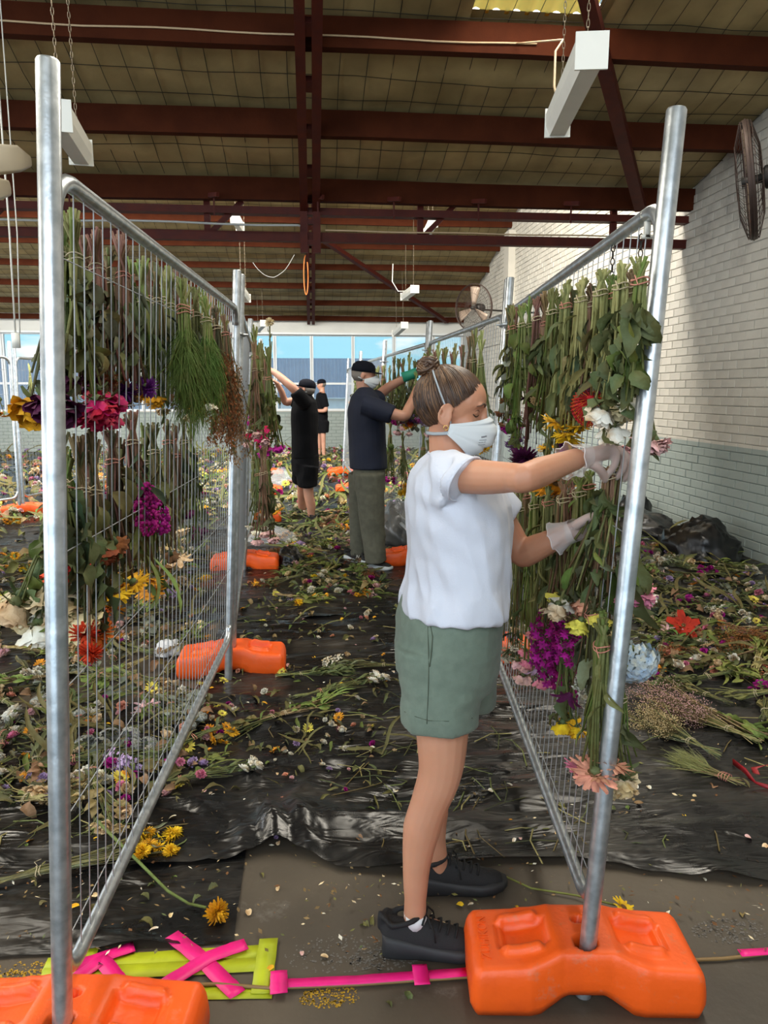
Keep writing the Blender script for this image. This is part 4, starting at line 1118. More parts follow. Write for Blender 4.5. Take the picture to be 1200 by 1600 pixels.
def petal_m(c):
    return mat('petal_' + c, PAL[c], .7, color2=DRY.get(c, tuple(q * .55 for q in PAL[c])), vscale=32, objvar=.14, lo=.30, hi=.58, bump=.2, bscale=120, spec=.25)
GREENS = dict(fresh=(.115, .170, .036), leaf=(.095, .122, .047), grey=(.155, .172, .098), olive=(.145, .138, .046), dark=(.034, .056, .024), pale=(.29, .30, .115), stem=(.165, .180, .060), stemdark=(.075, .082, .036),
              stempink=(.23, .125, .085), stembrown=(.150, .095, .046), straw=(.36, .28, .13), pine=(.080, .165, .028), blade=(.19, .24, .06), dust=(.16, .185, .145), sand=(.27, .175, .085))
def green_m(c):
    g = GREENS[c]; return mat('green_' + c, g, .65, color2=(g[0] * .55 + .035, g[1] * .55 + .018, g[2] * .5), vscale=24, objvar=.28, bump=.35, bscale=70, spec=.3, lo=.30, hi=.60)
def petal(mb, L, W, r0, az, e0, curl, cup, z0=0.0, nu=4, jit=0.0, rg=None, mi=0, tip=.35):
    c, s = math.cos(az), math.sin(az); o = len(mb.v); r, z = r0, z0; e = e0
    for i in range(nu + 1):
        t = i / nu; w = W * (max(.05, math.sin(PI * min(.12 + t * (.80 - .12 * tip), .97))) ** .7)
        if i: r += math.cos(e) * L / nu; z += math.sin(e) * L / nu; e += curl / nu
        for j in (-1, 0, 1):
            yy = j * w / 2; rr, zz = r - math.sin(e) * cup * abs(j) * w, z + math.cos(e) * cup * abs(j) * w
            jx = rg.uniform(-jit, jit) if jit else 0; jz = rg.uniform(-jit, jit) if jit else 0
            mb.v.append((c * (rr + jx) - s * yy, s * (rr + jx) + c * yy, zz + jz))
    for i in range(nu):
        for j in range(2):
            a = o + i * 3 + j; mb.f.append((a, a + 1, a + 4, a + 3)); mb.m.append(mi)
FL = {}
def flower(kind, c, v=0):
    k = (kind, c, v)
    if k in FL: return FL[k]
    rg = random.Random(hash(kind) % 7 + 31 * v + len(c)); rg = random.Random(sum(map(ord, kind + c)) + 31 * v); mb = MB(); mats = [petal_m(c), green_m('leaf')]
    if kind == 'rose':
        for ly, (n, r, L, W, e, cl) in enumerate(((3, .002, .030, .016, 1.5, -.1), (4, .005, .033, .022, 1.48, .15), (5, .009, .034, .026, 1.38, .35), (6, .012, .034, .028, 1.22, .45), (7, .015, .031, .028, 1.00, -.1), (5, .016, .028, .028, .85, -.5))):
            for i in range(n): petal(mb, L * rg.uniform(.85, 1.1), W, r, 2 * PI * i / n + ly * .7 + rg.uniform(-.25, .25), e + rg.uniform(-.12, .12), cl, .25, jit=.0030, rg=rg, nu=5)
        for i in range(5): petal(mb, .028, .010, .004, 2 * PI * i / 5, -.1, -.6, .1, -.004, 3, mi=1)
        mb.ball((0, 0, -.004), (.010, .010, .010), 8, 5, mi=1)
    elif kind == 'daisy':
        mats.append(mat('disc_dark', (.12, .06, .015), .8)); 
        for ly, (n, L, e) in enumerate(((15, .036, .15), (13, .030, .45))):
            for i in range(n): petal(mb, L * rg.uniform(.85, 1.1), .011, .009, 2 * PI * (i + .5 * ly) / n, e + rg.uniform(-.2, .2), rg.uniform(-.5, .3), .15, jit=.0012, rg=rg, nu=3)
        mb.ball((0, 0, .002), (.013, .013, .006), 10, 5, mi=2)
        mb.ball((0, 0, -.005), (.010, .010, .008), 8, 5, mi=1)
    elif kind == 'mum':
        for i in range(95):
            u = (i + .5) / 95; th = math.acos(1 - 1.55 * u); az = i * 2.39996; L = .030 * rg.uniform(.8, 1.15)
            petal(mb, L, .010, .006 * math.sin(th), az, PI / 2 - th, -.5 if th > .9 else .5, .25, .006 * math.cos(th), 3, jit=.0012, rg=rg)
        mb.ball((0, 0, -.004), (.010, .010, .008), 8, 5, mi=1)
    elif kind == 'carn':
        for ly in range(5):
            n = 9 - ly
            for i in range(n): petal(mb, .030 - ly * .002, .022, .004, 2 * PI * i / n + ly, .15 + ly * .28, .3, .2, .002 * ly, 4, jit=.0035, rg=rg, tip=-.2)
        mb.tube([(0, 0, -.018), (0, 0, .002)], [.007, .009], 8, mi=1)
    elif kind == 'lily':
        for i in range(6): petal(mb, .075, .026, .004, 2 * PI * i / 6 + rg.uniform(-.1, .1), .9, -1.0, .18, jit=.002, rg=rg, nu=5)
        for i in range(5): mb.tube([(0, 0, 0), (.012 * math.cos(i * 1.25), .012 * math.sin(i * 1.25), .05)], .0012, 4, mi=1)
    elif kind == 'hydrangea':
        for i in range(90):
            u = (i + .5) / 90; th = math.acos(1 - 1.35 * u); az = i * 2.39996; rr = .062 * rg.uniform(.92, 1.06); d = Vector((math.sin(th) * math.cos(az), math.sin(th) * math.sin(az), math.cos(th)))
            o = len(mb.v); 
            for q in range(4): petal(mb, .013, .013, .001, q * PI / 2 + i, .2, -.3, .1, 0, 2, jit=.001, rg=rg, tip=-.3)
            mb.xf(frame_z(d + Vector((rg.uniform(-.3, .3), rg.uniform(-.3, .3), 0)), d * rr), o)
        for i in range(14): az = i * 2.4; mb.tube([(0, 0, -.03), (.045 * math.cos(az), .045 * math.sin(az), .02)], .0015, 4, mi=1)
    elif kind == 'pin':                       # pincushion protea
        mats.append(petal_m('orange'))
        for i in range(230):
            u = (i + .5) / 230; th = math.acos(1 - 1.6 * u); az = i * 2.39996; d = Vector((math.sin(th) * math.cos(az), math.sin(th) * math.sin(az), math.cos(th)))
            a = d * .012; b = d * .046 + Vector((0, 0, .012)); e_ = b + Vector((-d.x, -d.y, 1)) * .006
            mb.tube([a, b, e_], [.0013, .0011, .0016], 3, False, mi=2 if i % 3 == 0 else 0)
        mb.ball((0, 0, .004), .016, 8, 6)
    elif kind == 'tassel':                    # drooping celosia / amaranth plume
        for i in range(190):
            t = rg.random(); az = rg.uniform(0, 2 * PI); r = .034 * math.sin(PI * (.12 + .8 * t)) * math.sqrt(rg.random()) + .006
            mb.ball((r * math.cos(az), r * math.sin(az), -.01 + .15 * t), rg.uniform(.004, .0075), 5, 3)
    elif kind == 'spike':                     # small magenta florets clustered on side shoots
        for i in range(22):
            t = i / 22; az = i * 2.4; r = .035 * (1 - .5 * t); p = Vector((r * math.cos(az), r * math.sin(az), .10 * t)); mb.tube([(0, 0, .08 * t), p], .0012, 3, False, mi=1)
            o = len(mb.v)
            for q in range(6): petal(mb, .014, .008, .001, q * PI / 3 + i, .5, -.4, .1, 0, 2, jit=.001, rg=rg)
            mb.xf(frame_z(Vector((math.cos(az), math.sin(az), .5)), p), o)
    elif kind == 'star':                      # poinsettia bracts
        for ly in range(2):
            for i in range(5): petal(mb, .085 - ly * .03, .042 - ly * .01, .004, 2 * PI * i / 5 + ly * .6 + rg.uniform(-.15, .15), .25, -.4, .08, .003 * ly, 5, jit=.002, rg=rg, tip=.9)
        for i in range(5): mb.ball((.008 * math.cos(i * 1.26), .008 * math.sin(i * 1.26), .008), .004, 6, 4, mi=1)
    elif kind == 'cluster':                   # loose head of many small flowers
        for i in range(46):
            a = rg.uniform(0, 2 * PI); r = .045 * math.sqrt(rg.random()); p = Vector((r * math.cos(a), r * math.sin(a), .02 - r * r * 12 + rg.uniform(-.012, .012))); mb.tube([(0, 0, -.04), p], .0009, 3, False, mi=1)
            o = len(mb.v)
            for q in range(5): petal(mb, .009, .007, .0008, q * 1.257, .35, -.2, .1, 0, 2, jit=.0008, rg=rg)
            mb.xf(frame_z(Vector((p.x * 8, p.y * 8, 1)), p), o)
    me = mb.mesh('blossom', mats); FL[k] = me; return me
LV = {}
def leaf_me(kind, c):
    k = (kind, c)
    if k in LV: return LV[k]
    rg = random.Random(sum(map(ord, kind + c))); mb = MB()
    L, W, cup, dr, nu = dict(rose=(.050, .029, .25, 1.7, 8), lance=(.085, .019, .3, 1.2, 7), broad=(.100, .044, .22, 1.2, 9), strap=(.24, .018, .15, .7, 7), euca=(.045, .034, .05, .3, 5), dry=(.075, .034, .35, 2.2, 7))[kind]
    r, z, e = 0.0, 0.0, .35
    for i in range(nu + 1):
        t = i / nu; w = W * math.sin(PI * min(.02 + t * .98, 1)) ** (.75 if kind != 'strap' else .35)
        if i: r += math.cos(e) * L / nu; z += math.sin(e) * L / nu; e -= dr / nu * (1 + .5 * rg.uniform(-1, 1))
        sw = .10 * math.sin(t * 5 + len(c)) * L * t
        for j in (-1, -.5, 0, .5, 1):
            tw = .5 * w * rg.uniform(-.38, .38); ser = 1 + (rg.uniform(-.16, .10) if abs(j) == 1 else 0)
            mb.v.append((r, j * w / 2 * ser + sw, z + cup * abs(j) * w + tw * abs(j)))
    for i in range(nu):
        for j in range(4): a = i * 5 + j; mb.f.append((a, a + 1, a + 6, a + 5)); mb.m.append(0)
    me = mb.mesh('leaf', green_m(c)); LV[k] = me; return me
M_twine = mat('twine', (.50, .42, .27), .9)
M_band = mat('rubber_band', (.55, .22, .16), .6)
def make_bunch(name, M, spec, seed, label=None, cat='flower bunch', group=None, detail=2, cache=None):
    """a tied bunch: origin at the tie, stem ends towards +Z, blooms towards -Z; fills X wider than Y"""
    rg = random.Random(seed); root = empty(name, M=M); tag(root, label, cat, group)
    S = spec; n, L, up, sx, sy = int(S.get('n', 14) * (1.55 if detail > 1 else 1.3)), S['L'], S.get('up', .18), S.get('sx', .07), S.get('sy', .045)
    heads = [h for h in S.get('heads', []) for _ in range(h[3])]
    mb = MB(); tips = []
    stem_r = S.get('r', .0030); bend = S.get('bend', 0.0)
    for i in range(n):
        a = rg.uniform(0, 2 * PI); q = math.sqrt(rg.random()); ox, oy = math.cos(a) * q, math.sin(a) * q
        hl = L * rg.uniform(.82, 1.0) if i < len(heads) else L * rg.uniform(.45, .95)
        if S.get('stagger') and i < len(heads): hl = L * rg.uniform(1 - S['stagger'], 1.0)
        tie = Vector((ox * .021, oy * .015, 0)); k2 = rg.uniform(.7, 1.1)
        topp = Vector((S.get('fan', 1.0) * (ox * .020 + -ox * .052 * up / .18 * rg.uniform(.2, 1.1) + rg.uniform(-.018, .018)), -oy * .016 + rg.uniform(-.006, .006), up * rg.uniform(.62, 1.0)))
        end = Vector((ox * sx * k2 + bend * hl, oy * sy * k2, -hl))
        mid = Vector((end.x * .42 + rg.uniform(-.012, .012), end.y * .45 + rg.uniform(-.006, .006), -hl * .5))
        r = stem_r * rg.uniform(.75, 1.2)
        mb.tube([topp, tie.lerp(topp, .4), tie, mid, end], [r, r, r, r * .9, r * .75], 5 if detail > 1 else 4, True, mi=rg.randrange(3))
        tips.append((end, (end - mid).normalized(), tie, mid))
    st = [green_m(c) for c in S.get('stem', ('stem', 'stemdark', 'leaf'))]
    mb.build('stem_bundle', st, root)
    tw = MB()
    for k in range(S.get('ties', 2)):
        z = -.006 + k * .010; tw.tube([Vector((.024 * math.cos(t), .0185 * math.sin(t), z + .003 * math.sin(t * 2 + k))) for t in [j * PI / 7 for j in range(14)]], .0016, 4, closed=True)
    if detail > 1: tw.tube([Vector((.02, -.012, .0)), Vector((.034, -.022, .008)), Vector((.046, -.018, -.012))], .0012, 4, False)
    tw.build('twine', M_twine if seed % 4 else M_band, root)
    for (kind, c, sc, cnt), (end, d, _, _) in zip(heads, tips):
        o = link('blossom', flower(kind, c, rg.randrange(2)), root)
        dd = (d + Vector((rg.uniform(-.5, .5), rg.uniform(-.45, .25), rg.uniform(-.25, .1)))).normalized()
        o.matrix_local = frame_z(dd, end, rg.uniform(0, 6.28)) @ Matrix.Scale(sc * rg.uniform(.80, 1.05), 4)
    lv = S.get('leaf'); fo = MB() if detail < 2 else None; fm = None
    for lk, lc, cnt, sc in (lv or []):
        me = leaf_me(lk, lc)
        for k in range(cnt):
            end, d, tie, mid = tips[rg.randrange(len(tips))]; t = rg.uniform(.05, .97) ** .8
            p = tie.lerp(mid, t * 2) if t < .5 else mid.lerp(end, t * 2 - 1)
            out = Vector((rg.uniform(-1, 1), rg.uniform(-1.1, .6), -rg.uniform(.5, 1.7)))
            Ml = frame(out, Vector((rg.uniform(-.6, .6), -1, .6)), p) @ Matrix.Rotation(rg.uniform(-.9, .9), 4, 'X') @ Matrix.Scale(sc * rg.uniform(.65, 1.2), 4)
            if detail >= 2: o = link('leaf', me, root); o.matrix_local = Ml
            else:
                fm = me.materials[0]; fo.add([Ml @ v.co for v in me.vertices], [tuple(q.vertices) for q in me.polygons])
    if fo is not None and fo.v: tag(fo.build('foliage', fm, root), kind='stuff')
    fz = S.get('fuzz')                         # feathery foliage, seed sprays, baby's breath
    if fz:
        kind, c, cnt, ln = fz; f = MB()
        for i in range(cnt):
            end, d, tie, mid = tips[i % len(tips)]; t = rg.uniform(.25, 1.0); p = tie.lerp(mid, t * 2) if t < .5 else mid.lerp(end, t * 2 - 1)
            g = Vector((rg.gauss(0, .5), rg.gauss(0, .4), -1 if kind != 'cloud' else rg.uniform(-1.4, .1))).normalized(); l = ln * rg.uniform(.5, 1.2)
            if kind == 'needle': f.tube([p, p + g * l * .5, p + g * l + Vector((0, 0, -l * .25))], [.0009, .0009, .0003], 3, False)
            else:
                q = p + g * l; f.tube([p, p.lerp(q, .5) + Vector((rg.uniform(-.006, .006), 0, 0)), q], .0007, 3, False, mi=1)
                for _ in range(3 if kind == 'cloud' else 4):
                    w = q + Vector((rg.uniform(-.016, .016), rg.uniform(-.012, .012), rg.uniform(-.02, .01)))
                    if kind == 'cloud': f.ball(w, rg.uniform(.0016, .0030), 4, 3)
                    else: f.add([w, w + Vector((rg.uniform(-.008, .008), rg.uniform(-.006, .006), -.012)), w + Vector((rg.uniform(-.009, .009), rg.uniform(-.009, .009), -.004))], [(0, 1, 2)])
        fmats = [petal_m(c) if c in PAL else green_m(c), green_m('stembrown')]
        tag(f.build('spray', fmats, root, smooth=kind != 'seed'), kind='stuff')
    return root
def copy_tree(o, M, parent=None):
    c = o.copy(); col.objects.link(c)
    if parent is None: c.matrix_world = M
    else: c.parent = parent
    for q in o.children: copy_tree(q, None, c)
    return c
# ------------------------------------------------------------------ bunches hung on the fences
ROSE_LV = [('rose', 'grey', 12, 1.1), ('rose', 'olive', 6, 1.0)]
def hang(side, tx, ty, top, bot, off, seed, label, heads=(), leaf=(), bend=0.0, group=None, detail=2, tilt=0.0, **kw):
    fn, d = (fl, FDL) if side == 'L' else (fr, -FD)
    p = fn(tx, ty, off); q = fn(tx, bot, off); t = fn(tx, top, off)
    L = (p - q).length; up = (t - p).length
    if side == 'L' and detail > 1:
        kw.setdefault('fan', 1.7); kw['n'] = int(kw.get('n', 14) * 1.35); leaf = [(a, b, int(c * 1.5), d_) for a, b, c, d_ in leaf]
    spec = dict(L=L, up=up, heads=list(heads), leaf=list(leaf), bend=bend, **kw)
    M = frame(d, UZ, p) @ Matrix.Rotation(tilt, 4, 'Y')
    return make_bunch('hanging_bunch', M, spec, seed, label, 'flower bunch', group, detail)
GS = ('stem', 'fresh', 'stem'); PS = ('pale', 'stem', 'pale'); BS = ('stembrown', 'stemdark', 'stempink'); KS = ('stempink', 'stembrown', 'stempink'); DS = ('stemdark', 'stem', 'stembrown')
# row opposite the woman, upper tier
hang('L', 96, 400, 335, 640, -.09, 1, 'hung bunch with a golden rose and dark plum roses outside the first post', [('rose', 'gold', 1.7, 1), ('rose', 'plum', 1.3, 2)], [('rose', 'grey', 12, 1.0)], bend=-.48, n=8, sx=.05)
hang('L', 118, 402, 322, 650, -.05, 2, 'hung bunch of crimson roses with thick fresh green stems and curled grey leaves', [('rose', 'crimson', 1.2, 7)], [('rose', 'grey', 16, 1.25), ('dry', 'olive', 6, 1.2)], n=15, r=.0042, stem=GS, sx=.09)
hang('L', 152, 418, 358, 655, -.05, 3, 'hung bunch of crimson roses with brownish stems beside the fresh green one', [('rose', 'crimson', 1.2, 7)], [('rose', 'grey', 18, 1.2), ('rose', 'olive', 6, 1.2)], n=16, r=.0036, stem=KS, sx=.10)
hang('L', 192, 430, 362, 630, -.05, 4, 'hung bunch with pinkish stems, one purple mum and a withered brown bloom', [('mum', 'purple', 1.1, 2), ('mum', 'brown', 1.0, 1)], [('lance', 'grey', 10, 1.3), ('rose', 'leaf', 6, 1.2)], n=16, r=.0040, stem=KS, sx=.08)
hang('L', 224, 468, 402, 625, -.05, 5, 'hung bunch with a single dried orange flower beside the purple mum', [('carn', 'gold', 1.2, 2), ('carn', 'blush', 1.0, 1)], [('lance', 'leaf', 8, 1.0)], n=14, r=.0038, stem=GS, sx=.06)
hang('L', 246, 470, 408, 610, -.05, 6, 'hung bunch of bare green stems between the orange flower and the pine', [], [('lance', 'dark', 14, 1.2)], n=18, r=.0036, stem=DS, sx=.06)
hang('L', 266, 478, 412, 620, -.04, 7, 'hung bunch of dark narrow leaves beside the bright pine', [], [('lance', 'leaf', 22, 1.1)], n=16, r=.0034, stem=GS, sx=.07)
hang('L', 287, 486, 432, 660, .07, 8, 'bright green feathery pine bunch bound twice with straw twine', [], [], n=16, r=.0032, stem=GS, sx=.085, fuzz=('needle', 'pine', 1500, .09), ties=3)
hang('L', 306, 492, 448, 648, .05, 9, 'hung bunch with a shaggy yellow mum and a cream rosebud beside the pine', [('mum', 'yellow', 1.3, 1), ('rose', 'cream', .9, 2)], [('lance', 'grey', 12, 1.3)], n=12, r=.0036, stem=GS, sx=.06)
hang('L', 322, 500, 458, 640, .09, 10, 'darker feathery pine bunch beyond the shaggy yellow mum', [('rose', 'white', .7, 1)], [], n=14, r=.0032, stem=GS, sx=.09, fuzz=('needle', 'pine', 1100, .09))
hang('L', 338, 512, 478, 690, .05, 11, 'dried russet seed-head bunch hanging below the dark pine', [], [('lance', 'olive', 10, .9)], n=14, stem=DS, sx=.14, sy=.08, fuzz=('seed', 'rust', 900, .05))
hang('L', 352, 522, 490, 720, .05, 12, 'dried tan seed-head bunch at the joint of the first two panels', [], [('lance', 'olive', 12, .9)], n=14, stem=DS, sx=.15, sy=.09, fuzz=('seed', 'sand', 900, .05))
# lower tier
hang('L', 84, 790, 690, 965, -.14, 20, 'large bunch of withered cream roses with green leaves behind the first post', [('rose', 'cream', 1.75, 10), ('rose', 'white', 1.6, 3), ('rose', 'ivory', 1.6, 4)], [('broad', 'leaf', 12, .9), ('rose', 'fresh', 8, 1.2)], n=16, sx=.10, sy=.08, stagger=.35, bend=-.22)
hang('L', 94, 755, 668, 910, -.05, 21, 'low bunch of thick green stems with broad leaves beside the first post', [('carn', 'fire', 1.1, 2)], [('broad', 'leaf', 9, 1.0), ('broad', 'dark', 5, 1.0)], n=16, r=.0042, stem=DS, sx=.07)
hang('L', 128, 765, 676, 1012, -.05, 22, 'low bunch of broad green leaves ending in fiery orange mums', [('mum', 'orange', 1.1, 2), ('mum', 'fire', 1.0, 2)], [('broad', 'leaf', 14, 1.1), ('dry', 'olive', 5, 1.4)], n=14, stem=BS, sx=.09)
hang('L', 148, 768, 668, 865, -.04, 23, 'low bunch of dark brown stems with withered reddish blooms', [('carn', 'rust', 1.2, 4)], [('dry', 'olive', 8, 1.2)], n=18, r=.0040, stem=BS, sx=.08)
hang('L', 176, 720, 668, 940, -.05, 24, 'low bunch of long brown stems with withered golden daisies', [('daisy', 'gold', 1.3, 5), ('daisy', 'yellow', 1.1, 3)], [('dry', 'olive', 6, 1.3)], n=18, r=.0040, stem=BS, sx=.09)
hang('L', 207, 690, 640, 770, -.04, 25, 'low bunch with a magenta celosia plume', [('tassel', 'magenta', 1.0, 3)], [('lance', 'dark', 5, 1.2)], n=9, r=.0040, stem=BS, sx=.04)
hang('L', 214, 735, 690, 930, -.05, 26, 'low bunch of pale drooping strap leaves and golden daisies', [('daisy', 'gold', 1.2, 4)], [('strap', 'blade', 7, .9), ('lance', 'fresh', 5, 1.2)], n=14, stem=DS, sx=.07)
hang('L', 240, 705, 660, 880, -.05, 27, 'low bunch of olive stems with small brown blooms beside the celosia', [('carn', 'brown', 1.0, 3)], [('lance', 'olive', 8, 1.0)], n=16, r=.0038, stem=DS, sx=.07)
hang('L', 262, 690, 655, 880, -.05, 28, 'low bunch ending in papery beige blooms', [('lily', 'ivory', .8, 4)], [('lance', 'olive', 8, 1.0)], n=14, stem=DS, sx=.07)
hang('L', 288, 690, 650, 800, -.05, 29, 'low bunch of thin dark stems beyond the beige blooms', [('carn', 'plum', .9, 3)], [('lance', 'dark', 8, 1.0)], n=12, stem=DS, sx=.05)
# row where the woman works, upper tier
hang('R', 1000, 440, 402, 650, -.05, 40, 'leafy hung bunch with one white rose against the post at the orange block', [('rose', 'white', 1.0, 1)], [('broad', 'leaf', 16, .9), ('rose', 'leaf', 18, 1.5), ('rose', 'fresh', 8, 1.3)], n=14, r=.0036, stem=GS, sx=.06, bend=-.16)
hang('R', 970, 448, 412, 660, -.06, 41, 'hung bunch of creamy white roses with broad leaves above the woman\'s hands', [('rose', 'white', 1.3, 3), ('rose', 'cream', 1.2, 1)], [('rose', 'leaf', 16, 1.4), ('broad', 'leaf', 6, .8)], n=14, r=.0034, stem=PS, sx=.075, bend=-.10)
hang('R', 938, 458, 424, 640, -.06, 42, 'hung bunch of tall pale stems with a red and orange pincushion protea', [('pin', 'fire', 1.15, 1)], [('lance', 'olive', 8, 1.2)], n=14, r=.0042, stem=PS, sx=.06, bend=-.10)
hang('R', 908, 468, 436, 690, -.05, 43, 'hung bunch of tall pale stems with yellow daisies and purple mums', [('daisy', 'yellow', 1.2, 5), ('mum', 'purple', .9, 2)], [('lance', 'olive', 8, 1.1)], n=18, r=.0042, stem=PS, sx=.08, bend=-.16)
hang('R', 884, 478, 440, 760, -.05, 44, 'hung bunch with a row of golden daisies below the woman\'s arm', [('daisy', 'gold', 1.3, 7)], [('lance', 'leaf', 10, 1.2)], n=18, r=.0040, stem=PS, sx=.09, bend=-.10)
hang('R', 862, 488, 455, 690, -.05, 45, 'hung bunch of straight green stems beside the tall pale ones', [('daisy', 'yellow', 1.0, 3)], [('lance', 'leaf', 16, 1.3)], n=18, r=.0038, stem=GS, sx=.08, bend=-.20)
hang('R', 838, 498, 468, 720, -.05, 46, 'hung bunch of red-brown stems with a big plum chrysanthemum', [('mum', 'plum', 1.7, 2), ('rose', 'peach', .9, 1)], [('rose', 'fresh', 14, 1.5)], n=16, r=.0040, stem=KS, sx=.10, bend=-.22)
hang('R', 815, 508, 478, 690, -.06, 47, 'hung bunch of limp green leaves in front of the woman\'s mask', [('cluster', 'purple', 1.0, 2)], [('rose', 'fresh', 22, 1.6), ('broad', 'leaf', 4, 1.0)], n=16, r=.0036, stem=GS, sx=.10, bend=-.15)
hang('R', 800, 512, 482, 660, -.05, 48, 'hung bunch of grey-green eucalyptus before the joint of two panels', [('carn', 'magenta', 1.1, 3)], [('euca', 'dust', 30, 1.1)], n=16, stem=GS, sx=.09)
hang('R', 1010, 560, 520, 705, .07, 49, 'pink carnations hanging outside the post above the grey-green paint line', [('carn', 'blush', 1.35, 3)], [('lance', 'leaf', 6, .8)], n=6, stem=GS, sx=.03)
# lower tier
hang('R', 905, 770, 745, 1000, -.05, 50, 'low bunch of slim green stems with magenta asters', [('spike', 'magenta', 1.0, 8)], [('lance', 'fresh', 12, .9)], n=20, r=.0030, stem=GS, sx=.10, stagger=.3)
hang('R', 880, 780, 748, 1060, -.06, 51, 'low bunch of magenta asters under the golden daisies', [('spike', 'magenta', 1.05, 9)], [('lance', 'leaf', 10, .9)], n=20, r=.0030, stem=DS, sx=.11, stagger=.3)
hang('R', 856, 785, 755, 1080, -.05, 52, 'low bunch with dusty pink roses and small lilac lilies', [('rose', 'pink', .9, 4), ('lily', 'lilac', .6, 3)], [('lance', 'olive', 10, .9)], n=18, r=.0032, stem=PS, sx=.09, stagger=.25)
hang('R', 834, 790, 760, 1090, -.05, 53, 'low bunch of thin stems with blush roses near the woman\'s shorts', [('rose', 'blush', .95, 4), ('rose', 'pink', .8, 2)], [('lance', 'leaf', 10, 1.0)], n=18, r=.0030, stem=GS, sx=.09)
hang('R', 812, 795, 765, 1060, -.05, 54, 'low bunch of dark stems with small white flowers', [('cluster', 'white', .9, 4)], [('lance', 'dark', 10, 1.0)], n=18, stem=DS, sx=.08)
hang('R', 884, 1000, 960, 1155, -.04, 55, 'small low bunch of yellow roses with round green leaves', [('rose', 'yellow', 1.0, 4)], [('rose', 'leaf', 10, 1.3)], n=10, stem=GS, sx=.06, bend=.12)
hang('R', 940, 1010, 955, 1250, -.04, 56, 'low bunch of upright green stems with salmon pink gerberas', [('daisy', 'peach', 1.35, 5), ('daisy', 'pink', 1.2, 2)], [('lance', 'stem', 4, 1.0)], n=16, r=.0042, stem=GS, sx=.05, bend=-.06)
hang('R', 968, 1090, 1005, 1240, .05, 57, 'low leafy bunch of creamy yellow roses near the floor by the post', [('rose', 'cream', 1.3, 5), ('rose', 'ivory', 1.1, 2)], [('broad', 'leaf', 10, .9), ('rose', 'grey', 6, 1.3)], n=12, stem=GS, sx=.07)
hang('R', 990, 830, 790, 940, .06, 58, 'pink and white carnations under large green leaves outside the post', [('carn', 'pink', 1.3, 3), ('carn', 'white', 1.1, 2)], [('broad', 'leaf', 6, 1.5), ('broad', 'fresh', 2, 1.6)], n=8, stem=GS, sx=.05)
hang('R', 972, 960, 930, 1030, .07, 59, 'pale blue hydrangea head hanging outside the post', [('hydrangea', 'blue', 1.05, 1), ('hydrangea', 'blue', .8, 1)], [('rose', 'leaf', 4, 1.2)], n=5, r=.004, stem=GS, sx=.03)
hang('R', 925, 960, 930, 1105, -.03, 60, 'low bunch of white wax flowers and a dusky calla lily', [('cluster', 'white', .9, 3), ('lily', 'plum', .8, 1)], [('broad', 'grey', 6, .9)], n=10, stem=DS, sx=.06)
# fillers between and behind the bunches that stand out
FILL = [(dict(heads=[('carn', 'brown', .9, 3)], leaf=[('lance', 'olive', 26, 1.1)], stem=DS), 'olive leaves and brown blooms'), (dict(heads=[('rose', 'plum', .9, 3)], leaf=[('rose', 'grey', 34, 1.3)], stem=GS), 'grey-green leaves and plum roses'),
        (dict(heads=[], leaf=[('rose', 'leaf', 46, 1.4)], stem=GS), 'crowded green leaves'), (dict(heads=[('cluster', 'rust', .9, 4)], leaf=[('lance', 'dark', 30, 1.2)], stem=BS), 'dark leaves and rusty florets'),
        (dict(heads=[('carn', 'ivory', .9, 3)], leaf=[('dry', 'olive', 26, 1.1), ('lance', 'leaf', 12, 1)], stem=KS), 'curled leaves and ivory blooms')]
rfl = random.Random(9)
for side, xs, ty, up_, dn, off, where in (('L', (104, 135, 170, 206, 234, 256, 277, 297, 315, 331, 346, 356), lambda x: 402 + (x - 100) * .46, 62, lambda x: 615 + (x - 100) * .10, -.085, 'in the upper tier opposite the woman'),
        ('L', (108, 140, 190, 228, 275, 300), lambda x: 760 - (x - 100) * .25, 70, lambda x: 900 - (x - 100) * .2, -.075, 'in the lower tier opposite the woman'),
        ('R', (986, 955, 923, 896, 873, 850, 826, 806, 795), lambda x: 450 + (1000 - x) * .32, 34, lambda x: 640, -.02, 'in the upper tier where the woman works'),
        ('R', (950, 920, 893, 868, 845, 822, 803), lambda x: 750 + (950 - x) * .25, 24, lambda x: 1000 + (950 - x) * .2, -.015, 'in the lower tier where the woman works')):
    for k, x in enumerate(xs):
        sp, nm = FILL[(k * 2 + len(where)) % 5]
        hang(side, x, ty(x) + rfl.uniform(-8, 8), ty(x) - up_ * rfl.uniform(.8, 1.1), dn(x) + rfl.uniform(-25, 25), off, 500 + k + len(where), 'half-hidden bunch of ' + nm + ' ' + where, sp['heads'], sp['leaf'], bend=-.12 if side == 'R' else 0,
             group='half-hidden bunches ' + where, detail=1, n=18, r=.0038, stem=sp['stem'], sx=.09)
# the bunch in the woman's hands
pt, pb = at(962, 738, 1.900), at(905, 962, 1.905)
Mh = frame(-FD, (pt - pb), pt)
make_bunch('hanging_bunch', Mh, dict(L=(pt - pb).length, up=.035, n=22, r=.0036, sx=.16, sy=.07, stem=('stem', 'pale', 'stembrown'), ties=3, stagger=.12,
           heads=[('rose', 'white', 1.25, 2), ('rose', 'lemon', 1.2, 3), ('rose', 'peach', 1.2, 2), ('rose', 'cream', 1.1, 2)], leaf=[('rose', 'grey', 16, 1.3), ('rose', 'leaf', 16, 1.2), ('lance', 'fresh', 8, 1.0)]),
           61, 'bunch of white, lemon and peach roses held in the woman\'s gloved hands', 'flower bunch')
